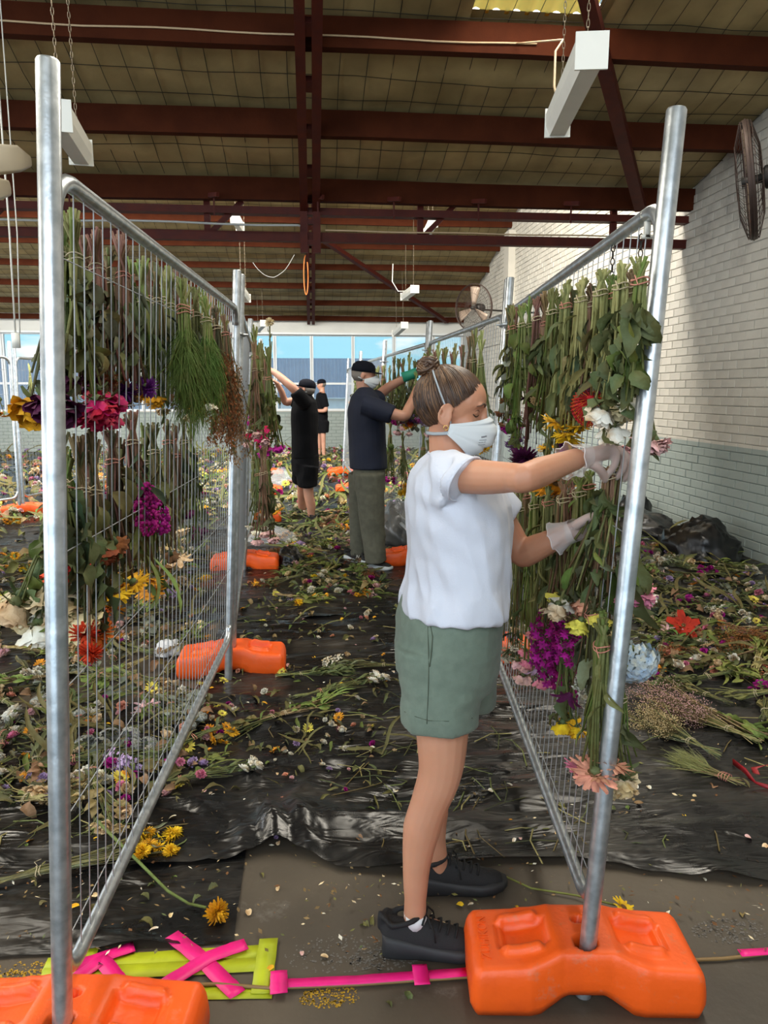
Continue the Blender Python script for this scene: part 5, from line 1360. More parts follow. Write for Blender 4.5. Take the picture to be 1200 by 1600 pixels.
# generic hung bunches of the further panels
FAR = [
    (dict(heads=[('rose', 'crimson', 1.2, 4)], leaf=ROSE_LV, stem=GS), 'crimson roses'), (dict(heads=[('mum', 'yellow', 1.1, 4)], leaf=[('lance', 'leaf', 14, 1.1)], stem=PS), 'yellow mums'),
    (dict(heads=[('cluster', 'lilac', 1.2, 5)], leaf=[('lance', 'olive', 14, 1.0)], stem=DS), 'lilac statice'), (dict(heads=[], leaf=[('euca', 'dust', 40, 1.2)], stem=GS), 'grey eucalyptus'),
    (dict(heads=[('carn', 'white', 1.2, 5)], leaf=[('lance', 'grey', 14, 1.0)], stem=GS), 'white carnations'), (dict(heads=[], leaf=[('lance', 'olive', 8, 1)], fuzz=('seed', 'rust', 420, .05), stem=DS, sy=.07), 'russet seed heads'),
    (dict(heads=[('daisy', 'gold', 1.2, 5)], leaf=[('rose', 'leaf', 16, 1.3)], stem=GS), 'golden daisies'), (dict(heads=[('rose', 'blush', 1.1, 4)], leaf=[('broad', 'leaf', 10, 1.0)], stem=KS), 'blush roses'),
    (dict(heads=[('carn', 'magenta', 1.2, 4)], leaf=[('rose', 'fresh', 18, 1.3)], stem=GS), 'magenta carnations'), (dict(heads=[('carn', 'brown', 1.1, 3)], leaf=[('broad', 'dark', 14, 1.2)], stem=BS), 'broad dark leaves')]
protos = {}
def far_bunch(k, M, where, group):
    sp, nm = FAR[k % len(FAR)]; lab = 'hung bunch of ' + nm + ' ' + where
    if k % len(FAR) not in protos:
        s2 = dict(sp); s2.setdefault('n', 14); s2.setdefault('r', .004); s2.setdefault('sx', .11); s2.setdefault('sy', .07); s2['L'] = .42; s2['up'] = .17
        o = make_bunch('hanging_bunch', M, s2, 100 + k, lab, 'flower bunch', group, 1); protos[k % len(FAR)] = o
    else:
        o = copy_tree(protos[k % len(FAR)], M); o['label'] = lab; o['group'] = group
    return o
rf = random.Random(77); kk = 0
for J, rows, where, sgn in ((JL, (1, 2, 3), ('on the second panel opposite the woman', 'on the panel by the man in black', 'on the panel past the man in black'), 1),
                            (JR, (1, 2, 3), ('on the second panel behind the woman', 'on the panel by the man in navy', 'on the panel past the man in navy'), -1)):
    for ri, i in enumerate(rows):
        d = row_dir(J, i); nrm = d.cross(upv(d)).normalized()
        for tier in (0, 1):
            m = (13, 10, 8)[ri] if tier == 0 else (7, 5, 4)[ri]
            if J is JR and tier == 1: m -= 2
            for q in range(m):
                if J is JL and i >= 2 and tier == 1 and q % 2: continue
                s_ = .10 + (PL - .2) * (q + rf.uniform(.2, .8)) / m
                z = (1.66 if tier == 0 else 1.02) + rf.uniform(-.06, .05)
                p = J[i] + d * s_ + upv(d) * z + nrm * (sgn * rf.uniform(.05, .16 if (J is JL and i == 1) else .09))
                M = frame(d if sgn > 0 else -d, UZ, p) @ Matrix.Rotation(rf.uniform(-.12, .12), 4, 'Y') @ Matrix.Scale(rf.uniform(.9, 1.15), 4)
                far_bunch(rf.randrange(10), M, where[ri], 'hung bunches ' + where[ri]); kk += 1
# magnolia spray and tall white bloom leaning out of the second panel opposite the woman
p = at(432, 650, 4.9)
make_bunch('hanging_bunch', frame(FDL, UZ, at(415, 590, 4.9)) @ Matrix.Rotation(R(-10), 4, 'Y'), dict(L=.34, up=.12, n=6, sx=.16, sy=.10, r=.005, stem=BS, leaf=[('broad', 'leaf', 9, 1.5), ('broad', 'sand', 7, 1.5)]), 71,
           'magnolia spray with glossy green and brown leaves leaning out of the fence', 'flower bunch')
make_bunch('hanging_bunch', frame(FDL, -UZ, at(420, 585, 5.0)), dict(L=.33, up=.10, n=2, sx=.01, r=.006, stem=DS, heads=[('mum', 'cream', .9, 1)], leaf=[('lance', 'olive', 14, .5)]), 72, 'upright pale bloom sticking up above the fence row opposite the woman', 'flower bunch')
# posy the navy-shirt man is hanging
make_bunch('hanging_bunch', frame(-row_dir(JR, 2), UZ, at(650, 598, 6.45)), dict(L=.34, up=.10, n=16, sx=.14, sy=.12, stem=GS, heads=[('cluster', 'lilac', 1.2, 4), ('cluster', 'purple', 1.1, 3), ('rose', 'pink', 1.1, 2), ('mum', 'yellow', .8, 2), ('mum', 'orange', 1.0, 2)], leaf=[('broad', 'leaf', 10, .9)]), 73,
           'mixed purple, pink and yellow posy the man in navy holds up', 'flower bunch')
# ---- third fence row, further off beyond the row opposite the woman
J3 = [lf(-5.6, 7.05), lf(-4.42, 9.15), lf(-4.0, 11.55)]
for i in (0, 1):
    make_fence(J3[i], ('outlying fence panel beyond the row opposite the woman, hung with yellow flowers', 'outlying fence panel further along towards the windows')[i], False, row_dir(J3, i), R(1))
    p = J3[i + 1]; make_foot(p, R(20), ('orange plastic foot under the outlying fence panel hung with yellow flowers', 'orange plastic foot at the window end of the outlying row')[i])
    d = row_dir(J3, i)
    for q in range(7):
        p = J3[i] + d * (.2 + q * .32) + UZ * rf.uniform(1.55, 1.75) + Vector((d.y, -d.x, 0)) * .08
        far_bunch((1, 6, 4, 1, 3, 7, 6)[q], frame(d, UZ, p), 'on the outlying fence row', 'hung bunches on the outlying fence row')
make_foot(lf(-4.9, 7.9), R(25), 'loose orange plastic foot on the floor by the outlying fence')
# ------------------------------------------------------------------ black plastic on the floor
def plastic_mat():
    m = mat('black_polythene', (.0065, .0065, .0070), .26, spec=.55, bump=.0)
    nt = m.node_tree; b = nt.nodes['Principled BSDF']; co = N(nt, 'ShaderNodeTexCoord')
    t = N(nt, 'ShaderNodeTexNoise'); t.inputs['Scale'].default_value = 1.8; t.inputs['Detail'].default_value = 9; t.inputs['Roughness'].default_value = .7
    nt.links.new(co.outputs['Object'], t.inputs['Vector'])
    r = N(nt, 'ShaderNodeMapRange'); r.inputs['From Min'].default_value = .35; r.inputs['From Max'].default_value = .7; r.inputs['To Min'].default_value = .17; r.inputs['To Max'].default_value = .50
    nt.links.new(t.outputs['Fac'], r.inputs[0]); nt.links.new(r.outputs[0], b.inputs['Roughness'])
    c = N(nt, 'ShaderNodeValToRGB'); c.color_ramp.elements[0].position = .50; c.color_ramp.elements[1].position = .80
    c.color_ramp.elements[0].color = (.0065, .0065, .0068, 1); c.color_ramp.elements[1].color = (.060, .050, .038, 1)   # trodden dust
    nt.links.new(t.outputs['Fac'], c.inputs[0]); nt.links.new(c.outputs[0], b.inputs['Base Color'])
    mpn = N(nt, 'ShaderNodeMapping'); mpn.inputs['Scale'].default_value = (3, 11, 5); nt.links.new(co.outputs['Object'], mpn.inputs[0])
    t2 = N(nt, 'ShaderNodeTexNoise'); t2.inputs['Scale'].default_value = 1.6; t2.inputs['Detail'].default_value = 2.5; t2.inputs['Distortion'].default_value = .8
    nt.links.new(mpn.outputs[0], t2.inputs['Vector'])
    bp = N(nt, 'ShaderNodeBump'); bp.inputs['Strength'].default_value = .6; bp.inputs['Distance'].default_value = .03
    nt.links.new(t2.outputs['Fac'], bp.inputs['Height']); nt.links.new(bp.outputs[0], b.inputs['Normal'])
    return m
M_poly = plastic_mat()
FOLDC = gp(432, 1318)
def rid(p, q): return 1 - 2 * abs(noise.noise((p, q, 1.1)))
def sheet_z(x, y, seed):
    a = .6 * x + .25 * y; z = .020 * max(0, rid(x * .8 + seed, y * 3.4 + .5 * x)) ** 3 + .011 * max(0, rid(x * 1.6 + 5, y * 6.5 + x * 1.4 + seed)) ** 3 + .004 * noise.noise((x * 5, y * 9, seed))
    return z + .005
def make_sheet(label, x0, x1, y0f, y1, step, seed, lift, extra=None, group=None):
    """crumpled sheet; y0f(x) is its near edge"""
    nx = int((x1 - x0) / step) + 1; mb = MB(); cols = []
    ny = 0
    for i in range(nx):
        x = x0 + i * step
        cols.append((x, y0f(x)))
    ymin = min(c[1] for c in cols); ny = int((y1 - ymin) / step) + 1
    for i, (x, ya) in enumerate(cols):
        for j in range(ny + 1):
            t = j / ny; y = ya + (y1 - ya) * t
            z = sheet_z(x, y, seed) + lift
            if extra: z += extra(x, y, y - ya)
            mb.v.append((x, y, z))
    for i in range(nx - 1):
        for j in range(ny):
            a = i * (ny + 1) + j; mb.f.append((a, a + ny + 1, a + ny + 2, a + 1)); mb.m.append(0)
    o = mb.build('plastic_sheet', M_poly); tag(o, label, 'plastic sheet', group); return o
pA, pB = gp(375, 1480), gp(375, 1345)
def near_left(x): return gp(180, 1487).y + .012 * noise.noise((x * 5, 0, 4)) + (.0 if x > -1.6 else .06)
edge_pts = [(gp(*q).x, gp(*q).y) for q in ((330, 1352), (375, 1346), (420, 1333), (470, 1338), (530, 1362), (620, 1368), (700, 1362), (780, 1350), (900, 1352), (1050, 1372), (1200, 1386))]
def near_mid(x):
    if x <= edge_pts[0][0]: return edge_pts[0][1]
    for (xa, ya), (xb, yb) in zip(edge_pts, edge_pts[1:]):
        if xa <= x <= xb: return ya + (yb - ya) * (x - xa) / (xb - xa) + .008 * noise.noise((x * 14, 2, 1))
    return edge_pts[-1][1] - .05 * (x - edge_pts[-1][0])
def tent(x, y, d):
    c = FOLDC; s = 0
    r = math.hypot((x - c.x) / .16, (y - c.y) / .22)
    s += .075 * math.exp(-r * r * 1.6) * (1 + .35 * math.sin(x * 55 + y * 12)) * (1 - .4 * math.exp(-d * 14))
    r2 = math.hypot((x - c.x - .22) / .2, (y - c.y - .06) / .1); s += .03 * math.exp(-r2 * r2)
    s += .012 * math.exp(-d * 20) * max(0, noise.noise((x * 6, 3, 3)))
    # long pulls radiating from the trodden fold
    a = math.atan2(y - c.y, x - c.x); rr = math.hypot(x - c.x, y - c.y)
    s += .016 * max(0, math.sin(a * 11 + noise.noise((x * 3, y * 3, 7)) * 2)) ** 3 * math.exp(-((rr - .45) / .4) ** 2)
    return s
make_sheet('black plastic sheet under the yellow chrysanthemums beside the floor tape', -3.4, pA.x, near_left, 3.6, .028, 2.0, .0)
make_sheet('black plastic sheet with a raised crumpled fold where the woman stands', pB.x - .35, XR - .05, near_mid, 5.2, .028, 7.0, .005, tent)
make_sheet('black plastic sheet under the litter of the aisle', -3.2, XR - .05, lambda x: 4.9 + .06 * noise.noise((x * 2, 0, 0)), 9.5, .05, 11.0, .004)
make_sheet('black plastic sheet behind the fence row opposite the woman', -9.9, -1.5, lambda x: 2.3, 9.3, .07, 15.0, .002)
make_sheet('black plastic sheet under the flowers strewn before the windows', -9.9, XR - .22, lambda x: 9.1, 19.6, .12, 21.0, .0)
# rolled-up black plastic and rubbish bags along the brick wall
M_bag = mat('bin_liner', (.006, .006, .0065), .30, spec=.5)
def bag(p, sx, sy, sz, seed, label, m=None, name='rubbish_bag', cat='bag'):
    mb = MB(); nu, nv = 40, 26
    for i in range(nv + 1):
        th = PI * i / nv
        for j in range(nu):
            ph = 2 * PI * j / nu; d = Vector((math.sin(th) * math.cos(ph), math.sin(th) * math.sin(ph), math.cos(th)))
            r = 1 + .22 * noise.noise((d.x * 1.3 + seed, d.y * 1.5, d.z * 1.5)) + .20 * max(0, rid(d.x * 2.1 + seed, d.y * 2.1 + d.z * 1.8)) ** 2 + .08 * max(0, rid(d.x * 4 + d.z * 3, d.y * 4 + seed)) ** 2
            mb.v.append((d.x * r * sx, d.y * r * sy, max(d.z * r * sz, -.0 if d.z < 0 else 0) if d.z < .0 else d.z * r * sz))
    for i in range(nv):
        for j in range(nu): a = i * nu + j; b = i * nu + (j + 1) % nu; mb.f.append((a, a + nu, b + nu, b)); mb.m.append(0)
    o = mb.build(name, m or M_bag); o.location = (p.x, p.y, .012); tag(o, label, cat); return o
bag(Vector((XR - .42, 6.55, 0)), .30, .36, .30, 3, 'big glossy black rubbish bag against the brick wall')
bag(Vector((XR - .45, 7.75, 0)), .32, .52, .19, 8, 'slumped black rubbish bag along the foot of the brick wall')
bag(Vector((XR - .28, 8.35, 0)), .19, .22, .30, 13, 'peaked black rubbish bag behind the slumped one')
bag(Vector((XR - .50, 9.2, 0)), .36, .50, .17, 18, 'black rubbish bag at the far end of the row along the wall')
bag(gp(452, 884), .11, .13, .13, 23, 'black bin liner beside the orange block in the aisle')
bag(gp(622, 890) + RV * .25, .14, .16, .12, 25, 'black bin liner behind the woman at the fence foot')
bag(gp(436, 760), .30, .35, .22, 31, 'crumpled clear plastic wrap heap by the fence foot', clear_mat('clear_film', (.75, .78, .80), .30, .12), 'plastic_wrap', 'plastic wrap')
bag(gp(425, 845), .22, .26, .10, 37, 'flat crumpled clear wrap beside the bin liner', clear_mat('clear_film', (.75, .78, .80), .30, .12), 'plastic_wrap', 'plastic wrap')
bag(gp(265, 1022), .075, .075, .07, 41, 'pale crumpled plastic ball on the sheet behind the fence', clear_mat('milky_film', (.80, .82, .84), .75, .3), 'plastic_wrap', 'plastic wrap')
bag(gp(632, 850) + HEAD * .3, .25, .5, .34, 45, 'grey plastic rubbish sack leaning at the fence behind the woman', mat('grey_poly', (.05, .052, .05), .35), 'rubbish_sack', 'sack')

# ------------------------------------------------------------------ floor tape and cable
M_pink = mat('pink_tape', (.90, .010, .24), .45, vary=.15, vscale=20)
M_lime = mat('lime_tape', (.50, .58, .015), .5, vary=.25, vscale=12)
def tape(pts, w, m, label, z=.003, group=None):
    P = [gp(*p) for p in pts]; mb = MB(); out = []
    # subdivide and lay down with slight ripples
    path = []
    for a, b in zip(P, P[1:]):
        for k in range(8): path.append(a.lerp(b, k / 8))
    path.append(P[-1])
    for i, p in enumerate(path):
        d = (path[min(i + 1, len(path) - 1)] - path[max(i - 1, 0)]).normalized(); s = Vector((-d.y, d.x, 0))
        ww = w * (1 + .07 * noise.noise((i * .6, w * 90, 1)))
        for k, q in enumerate((-.5, 0, .5)): mb.v.append(tuple(p + s * (q * ww) + UZ * (z + .0035 * abs(noise.noise((p.x * 30, p.y * 30, k * 2.2))))))
    for i in range(len(path) - 1):
        for k in range(2): a = i * 3 + k; mb.f.append((a, a + 1, a + 4, a + 3)); mb.m.append(0)
    o = mb.build('floor_tape', m); add_thick(o, .0008); tag(o, label, 'tape', group); return o
LT = 'lime tape strips patched together beside the orange block'
tape([(70, 1510), (424, 1488)], .052, M_lime, 'long lime tape strip bordering the plastic sheet', .003)
tape([(64, 1527), (428, 1508)], .050, M_lime, 'long lime tape strip through the middle of the taped patch', .0045)
tape([(100, 1558), (426, 1552)], .040, M_lime, 'long lime tape strip along the cable', .003)
tape([(420, 1470), (408, 1556)], .052, M_lime, 'short lime tape strip closing the end of the patch', .006)
tape([(146, 1476), (110, 1560)], .045, M_lime, 'short lime tape strip beside the first fence post', .006)
tape([(212, 1534), (206, 1560)], .030, M_lime, 'scrap of lime tape in the taped patch', .006)
tape([(268, 1466), (320, 1508), (372, 1560)], .046, M_pink, 'bright pink tape stroke with a torn end crossing the lime patch', .010)
tape([(385, 1481), (330, 1500), (258, 1545)], .046, M_pink, 'bright pink tape stroke completing the cross', .012)
tape([(210, 1484), (150, 1504), (110, 1516)], .040, M_pink, 'pink tape stroke starting at the first fence post', .010)
tape([(110, 1542), (160, 1505), (190, 1545)], .042, M_pink, 'bent pink tape stroke beside the first fence post', .012)
tape([(422, 1545), (560, 1538), (732, 1526)], .030, M_pink, 'long pink tape run covering the cable between the orange blocks', .013)
tape([(436, 1526), (436, 1562)], .044, M_pink, 'pink tape patch at the start of the cable run', .017)
tape([(655, 1516), (660, 1548)], .040, M_pink, 'pink tape patch midway along the cable run', .017)
tape([(1155, 1496), (1260, 1490)], .026, M_pink, 'pink tape piece on the cable past the orange block', .013)
mb = MB(); pc = [gp(*p, .008) for p in ((100, 1536), (180, 1548), (260, 1540), (340, 1538), (420, 1544), (560, 1538), (735, 1526), (860, 1515), (1000, 1505), (1080, 1500), (1130, 1498), (1200, 1490), (1300, 1480))]
mb.tube(pc, .0048, 8); tag(mb.build('floor_cable', mat('brown_cable', (.24, .15, .055), .45)), 'thin brown cable running across the floor under the pink tape', 'cable')
# paint marks on the concrete
def stain(px, py, r, m, label, seed):
    p = gp(px, py); mb = MB(); rg = random.Random(seed)
    for i in range(260):
        a = rg.uniform(0, 6.28); q = r * math.sqrt(rg.random()); c = p + Vector((math.cos(a) * q * 1.6, math.sin(a) * q * .7, .0015)); s = rg.uniform(.0010, .0042); k = rg.randrange(5, 8); o = len(mb.v)
        mb.add([c + Vector((math.cos(2 * PI * j / k) * s * rg.uniform(.5, 1.3), math.sin(2 * PI * j / k) * s * rg.uniform(.5, 1.3), 0)) for j in range(k)], [tuple(range(k))])
    tag(mb.build('paint_mark', m), label, 'paint mark', kind='stuff')
M_wp = mat('worn_white_paint', (.165, .155, .14), .8); M_yp = mat('worn_yellow_paint', (.50, .30, .02), .8)
stain(535, 1490, .10, M_wp, 'worn white paint on the concrete beside the near trainer', 1); stain(600, 1498, .06, M_wp, 'worn white paint under the near trainer', 4); stain(1140, 1455, .07, M_wp, 'worn white paint on the concrete past the orange block', 2)
stain(515, 1558, .05, M_yp, 'worn yellow paint below the pink tape', 3); stain(25, 1525, .07, M_yp, 'worn yellow paint beside the first orange block', 5); stain(30, 1535, .06, M_yp, 'worn yellow paint beside the first orange block', 8)

# ------------------------------------------------------------------ flowers strewn on the floor
def lay(p, ang, roll=0.0, sc=1.0, flat=.55, lift=.035, pitch=0.0):
    """frame for a bunch lying on the floor with its blooms pointing along ang"""
    d = Vector((math.cos(ang), math.sin(ang), pitch)).normalized(); s = Vector((-math.sin(ang), math.cos(ang), 0))
    M = Matrix((s, -UZ, -d)).transposed()      # local X across, local -Y up, local -Z along the blooms
    M = M.to_4x4(); M.translation = Vector((p.x, p.y, lift)); return M @ Matrix.Diagonal((sc, sc * flat, sc, 1)) @ Matrix.Rotation(roll, 4, 'Z')
FB = [
    (dict(heads=[('carn', 'white', 1.2, 6)], leaf=[('lance', 'leaf', 18, 1)]), 'white carnations'), (dict(heads=[('rose', 'pink', 1.2, 5)], leaf=[('rose', 'leaf', 16, 1.2)]), 'pink roses'),
    (dict(heads=[('mum', 'yellow', 1.1, 5)], leaf=[('lance', 'leaf', 18, 1)]), 'yellow mums'), (dict(heads=[('carn', 'magenta', 1.2, 5)], leaf=[('lance', 'olive', 16, 1)]), 'magenta carnations'),
    (dict(heads=[('cluster', 'lilac', 1.2, 6)], leaf=[('lance', 'leaf', 20, .9)]), 'lilac statice'), (dict(heads=[], leaf=[('lance', 'leaf', 46, 1.2)], n=18), 'green foliage'),
    (dict(heads=[('daisy', 'gold', 1.2, 6)], leaf=[('rose', 'olive', 14, 1.2)]), 'golden daisies'), (dict(heads=[('lily', 'blush', .8, 5)], leaf=[('lance', 'fresh', 18, 1.2)]), 'pale pink lilies'),
    (dict(heads=[('rose', 'red', 1.1, 5)], leaf=[('rose', 'dark', 16, 1.2)]), 'red roses'), (dict(heads=[('cluster', 'white', 1.2, 7)], leaf=[('lance', 'grey', 18, .9)]), 'small white flowers'),
    (dict(heads=[('mum', 'orange', 1.1, 5)], leaf=[('lance', 'olive', 18, 1)]), 'orange mums'), (dict(heads=[], leaf=[('lance', 'olive', 10, 1)], fuzz=('seed', 'rust', 420, .06), sy=.08), 'dried brown seed heads'),
    (dict(heads=[('hydrangea', 'blue', .9, 2)], leaf=[('rose', 'leaf', 12, 1.4)], n=8), 'pale blue hydrangeas'), (dict(heads=[], leaf=[('dry', 'olive', 26, 1.3), ('strap', 'blade', 8, 1)], n=18, stem=('straw', 'stembrown', 'straw')), 'withered stalks'),
    (dict(heads=[('rose', 'ivory', 1.2, 5)], leaf=[('dry', 'sand', 16, 1.1)]), 'withered cream roses'), (dict(heads=[], leaf=[('euca', 'dust', 60, 1.2)]), 'grey eucalyptus'),
    (dict(heads=[('hydrangea', 'ash', .8, 3)], leaf=[('dry', 'dust', 14, 1.1)], n=10), 'dried grey hydrangeas'), (dict(heads=[('mum', 'blush', .9, 5), ('mum', 'sandy', .9, 3)], leaf=[('dry', 'sand', 14, 1.1)], n=12), 'faded pinkish mums')]
flo = {}
def floor_bunch(k, M, where, group, label=None):
    k %= len(FB); sp, nm = FB[k]; lab = label or ('bunch of ' + nm + ' lying ' + where)
    if k not in flo:
        s2 = dict(L=.36, up=.16, n=14, sx=.10, sy=.07, r=.0032, stagger=.3); s2.update(sp)
        flo[k] = make_bunch('flower_bunch', M, s2, 300 + k, lab, 'flower bunch', group, 1); return flo[k]
    o = copy_tree(flo[k], M); o['label'] = lab
    if group: o['group'] = group
    elif 'group' in o: del o['group']
    return o
rz = random.Random(12)
def strew(n, poly, where, kinds, sep=.2, sc=(.8, 1.15)):
    pts = []; tries = 0
    while len(pts) < n and tries < n * 60:
        tries += 1; p = poly(rz)
        if p is None or any((p - q).length < sep for q in pts): continue
        p.x = min(p.x, XR - .52); pts.append(p); floor_bunch(rz.choice(kinds), lay(p, rz.uniform(0, 6.28), rz.uniform(-.5, .5), rz.uniform(*sc), .6, .035 + rz.uniform(0, .03)), where, 'bunches strewn ' + where)
def fence_x(J, y):
    for a, b in zip(J, J[1:]):
        if a.y <= y <= b.y: return a.x + (b.x - a.x) * (y - a.y) / (b.y - a.y)
    return J[-1].x if y > J[-1].y else J[0].x
def px_poly(x0, x1, y0, y1):
    return lambda r: gp(r.uniform(x0, x1), r.uniform(y0, y1))
ALLK = list(range(16))
strew(60, px_poly(1000, 1230, 855, 1045), 'between the woman\'s fence and the brick wall', [0, 1, 3, 4, 5, 7, 9, 11, 13, 15, 5, 13, 13], .15)
strew(16, px_poly(1090, 1240, 1020, 1130), 'between the woman\'s fence and the brick wall', [4, 5, 11, 13, 15, 3], .18)
strew(36, px_poly(-20, 310, 1040, 1270), 'behind the fence of crimson roses', [0, 4, 9, 13, 14, 15, 5, 7, 16, 17, 16, 13], .11, (.65, 1.0))
strew(38, px_poly(-20, 335, 860, 1045), 'behind the fence of crimson roses', [0, 2, 4, 5, 6, 13, 14, 11, 15, 13, 16, 17], .15)
def left_far(r):
    y = r.uniform(5.0, 9.5); return Vector((r.uniform(-6.5, fence_x(JL, y) - .3), y, 0))
strew(28, left_far, 'beyond the row opposite the woman', [2, 6, 14, 0, 5, 13, 0, 14, 9], .26, (1.0, 1.4))
def far_mid(r):
    y = r.uniform(9.2, 19.2); return Vector((r.uniform(-3.4, 2.6), y, 0))
strew(45, far_mid, 'in front of the windows', [0, 1, 2, 3, 4, 5, 7, 9, 0, 14, 9, 5], .27, (1.1, 1.7))
def far_right(r):
    y = r.uniform(5.8, 14.0); return Vector((r.uniform(fence_x(JR, y) + .5, XR - .4), y, 0))
strew(22, far_right, 'beside the navy-shirt man\'s fence', [0, 1, 3, 4, 5, 8, 9, 13], .27, (1.0, 1.4))
def aisle(r):
    y = r.uniform(5.4, 9.4); return Vector((r.uniform(fence_x(JL, y) + .35, fence_x(JR, y) - .35), y, 0))
strew(38, aisle, 'along the aisle between the fence rows', [2, 5, 13, 6, 4, 13, 11, 0, 5, 13], .22)
FEET = [gp(590, 888), gp(560, 880), gp(480, 819), gp(620, 893)]
def mass(n, poly, label, sc, zmax=.05):
    kinds = [flower(k, c) for k, c in (('carn', 'white'), ('daisy', 'lemon'), ('carn', 'blush'), ('rose', 'cream'), ('carn', 'white'), ('daisy', 'gold'), ('carn', 'pink'), ('rose', 'white'), ('carn', 'lilac'), ('rose', 'ivory'), ('carn', 'peach'), ('carn', 'magenta'))]
    lvs = [leaf_me(k, c) for k, c in (('lance', 'leaf'), ('lance', 'fresh'), ('dry', 'olive'), ('lance', 'olive'), ('dry', 'sand'), ('lance', 'stemdark'), ('strap', 'olive'))]
    mats = []; mb = MB(); data = {}
    for me in kinds + lvs:
        ids = []
        for q in me.materials:
            if q not in mats: mats.append(q)
            ids.append(mats.index(q))
        data[me] = ([v.co.copy() for v in me.vertices], [(tuple(p.vertices), ids[p.material_index]) for p in me.polygons])
    for i in range(n):
        p = poly(rz)
        if noise.noise((p.x * .9, p.y * .9, 6)) < rz.uniform(-.7, .1) or p.x > XR - .45 or any((p - q).length < .42 for q in FEET): continue
        me = rz.choice(kinds) if i % 4 == 0 else rz.choice(lvs)
        M = frame_z((rz.uniform(-.8, .8), rz.uniform(-1, .4), 1), Vector((p.x, p.y, .02 + rz.uniform(0, zmax))), rz.uniform(0, 6.28)) @ Matrix.Scale(sc * rz.uniform(.8, 1.5) * (1 if i % 4 == 0 else 1.5), 4)
        vs, fs = data[me]; o_ = len(mb.v); mb.v.extend([tuple(M @ v) for v in vs])
        for f, m_ in fs: mb.f.append(tuple(k + o_ for k in f)); mb.m.append(m_)
    tag(mb.build('strewn_blooms', mats), label, 'litter', kind='stuff')
mass(3000, far_mid, 'mass of loose blooms and leaves covering the floor before the windows', 1.2, .10)
mass(700, left_far, 'mass of loose blooms and leaves beyond the row opposite the woman', 1.1, .08)
mass(700, far_right, 'mass of loose blooms and leaves beside the brick wall further in', 1.0, .06)
mass(620, aisle, 'mass of trodden blooms and leaves in the aisle', .8, .03)
mass(700, px_poly(1000, 1230, 850, 1060), 'mass of trodden leaves and petals between the fence and the brick wall', .7, .04)
mass(800, px_poly(-20, 335, 860, 1270), 'mass of faded leaves and petals behind the fence of crimson roses', .6, .04)
def far_left(r): return Vector((r.uniform(-9.4, -3.2), r.uniform(8.5, 19.2), 0))
mass(1600, far_left, 'mass of loose blooms and leaves on the far floor beyond the outlying fence', 1.4, .10)
mass(230, px_poly(320, 600, 1030, 1190), 'mass of trodden stalks and brown leaves in the middle of the aisle', .42, .02)
mass(140, px_poly(380, 620, 900, 1010), 'mass of trodden petals behind the woman', .45, .02)
mass(70, px_poly(400, 620, 1180, 1320), 'thin scatter of trodden petals on the crumpled sheet', .30, .01)
# particular pieces
def fb(k, px, py, ang, label, sc=1.0, **kw): floor_bunch(k, lay(gp(px, py), ang, 0, sc, **kw), None, None, label)
fb(7, 630, 938, R(165), 'pink alstroemeria bunch on the plastic behind the woman', .75)
fb(9, 600, 1048, R(170), 'white flower bunch with green leaves on the plastic behind the woman\'s shorts', .9)
fb(0, 500, 1090, R(25), 'cream and lilac bunch with long stalks in the middle of the aisle', .95)
fb(6, 425, 1130, R(215), 'golden mums with thick stalk lying in the aisle', .9)
fb(5, 470, 1062, R(8), 'green stalks lying in front of the second orange block', .85)
fb(13, 445, 1125, R(30), 'withered stalks with dry brown leaves in the middle of the aisle', .9)
fb(2, 420, 955, R(20), 'lemon yellow mum among green stalks in the aisle', .7)
fb(6, 540, 925, R(-60), 'small yellow flowers below the navy-shirt man\'s shoes', .7)
fb(0, 545, 880, R(-40), 'white and lilac flowers beside the navy-shirt man\'s shoes', .7)
fb(4, 1175, 1020, R(170), 'violet statice beside the poinsettia', .8)
make_bunch('flower_bunch', lay(gp(60, 1375), R(20), 0, 1.0, .6, .03), dict(L=.42, up=.30, n=26, sx=.10, sy=.05, r=.0026, stem=('pale', 'stem', 'grey'), heads=[('mum', 'yellow', 1.0, 8), ('daisy', 'yellow', 1.1, 4)], leaf=[('lance', 'grey', 14, .8)], stagger=.3), 401,
           'long bunch of yellow chrysanthemums lying beside the first fence post', 'flower bunch')
make_bunch('flower_bunch', lay(gp(1138, 1155), R(115), 0, 1.0, .7, .05), dict(L=.55, up=.16, n=20, sx=.20, sy=.11, r=.0022, stem=('straw', 'pale', 'stem'), fuzz=('cloud', 'blush', 1100, .07)), 402, 'big pinkish dried baby\'s breath bunch on the plastic', 'flower bunch')
make_bunch('flower_bunch', lay(gp(1078, 1175), R(112), 0, 1.0, .7, .05), dict(L=.44, up=.16, n=18, sx=.17, sy=.10, r=.0020, stem=('straw', 'pale', 'grey'), fuzz=('cloud', 'ivory', 900, .06)), 403, 'greenish baby\'s breath bunch beside the bigger pinkish one', 'flower bunch')
make_bunch('flower_bunch', lay(gp(1128, 1225), R(125), 0, 1.0, .7, .035), dict(L=.20, up=.09, n=14, sx=.08, sy=.05, r=.0022, stem=('straw', 'sand', 'pale'), fuzz=('needle', 'pale', 420, .09), ties=4), 404, 'small bunch of green grass bound with straw twine on the plastic', 'flower bunch')
make_bunch('flower_bunch', lay(gp(1215, 1010), R(190), 0, 1.0, .9, .06), dict(L=.50, up=.1, n=18, sx=.20, sy=.16, stem=BS, fuzz=('seed', 'rust', 1000, .06)), 405, 'wide dried brown heather bunch near the rubbish bags', 'flower bunch')
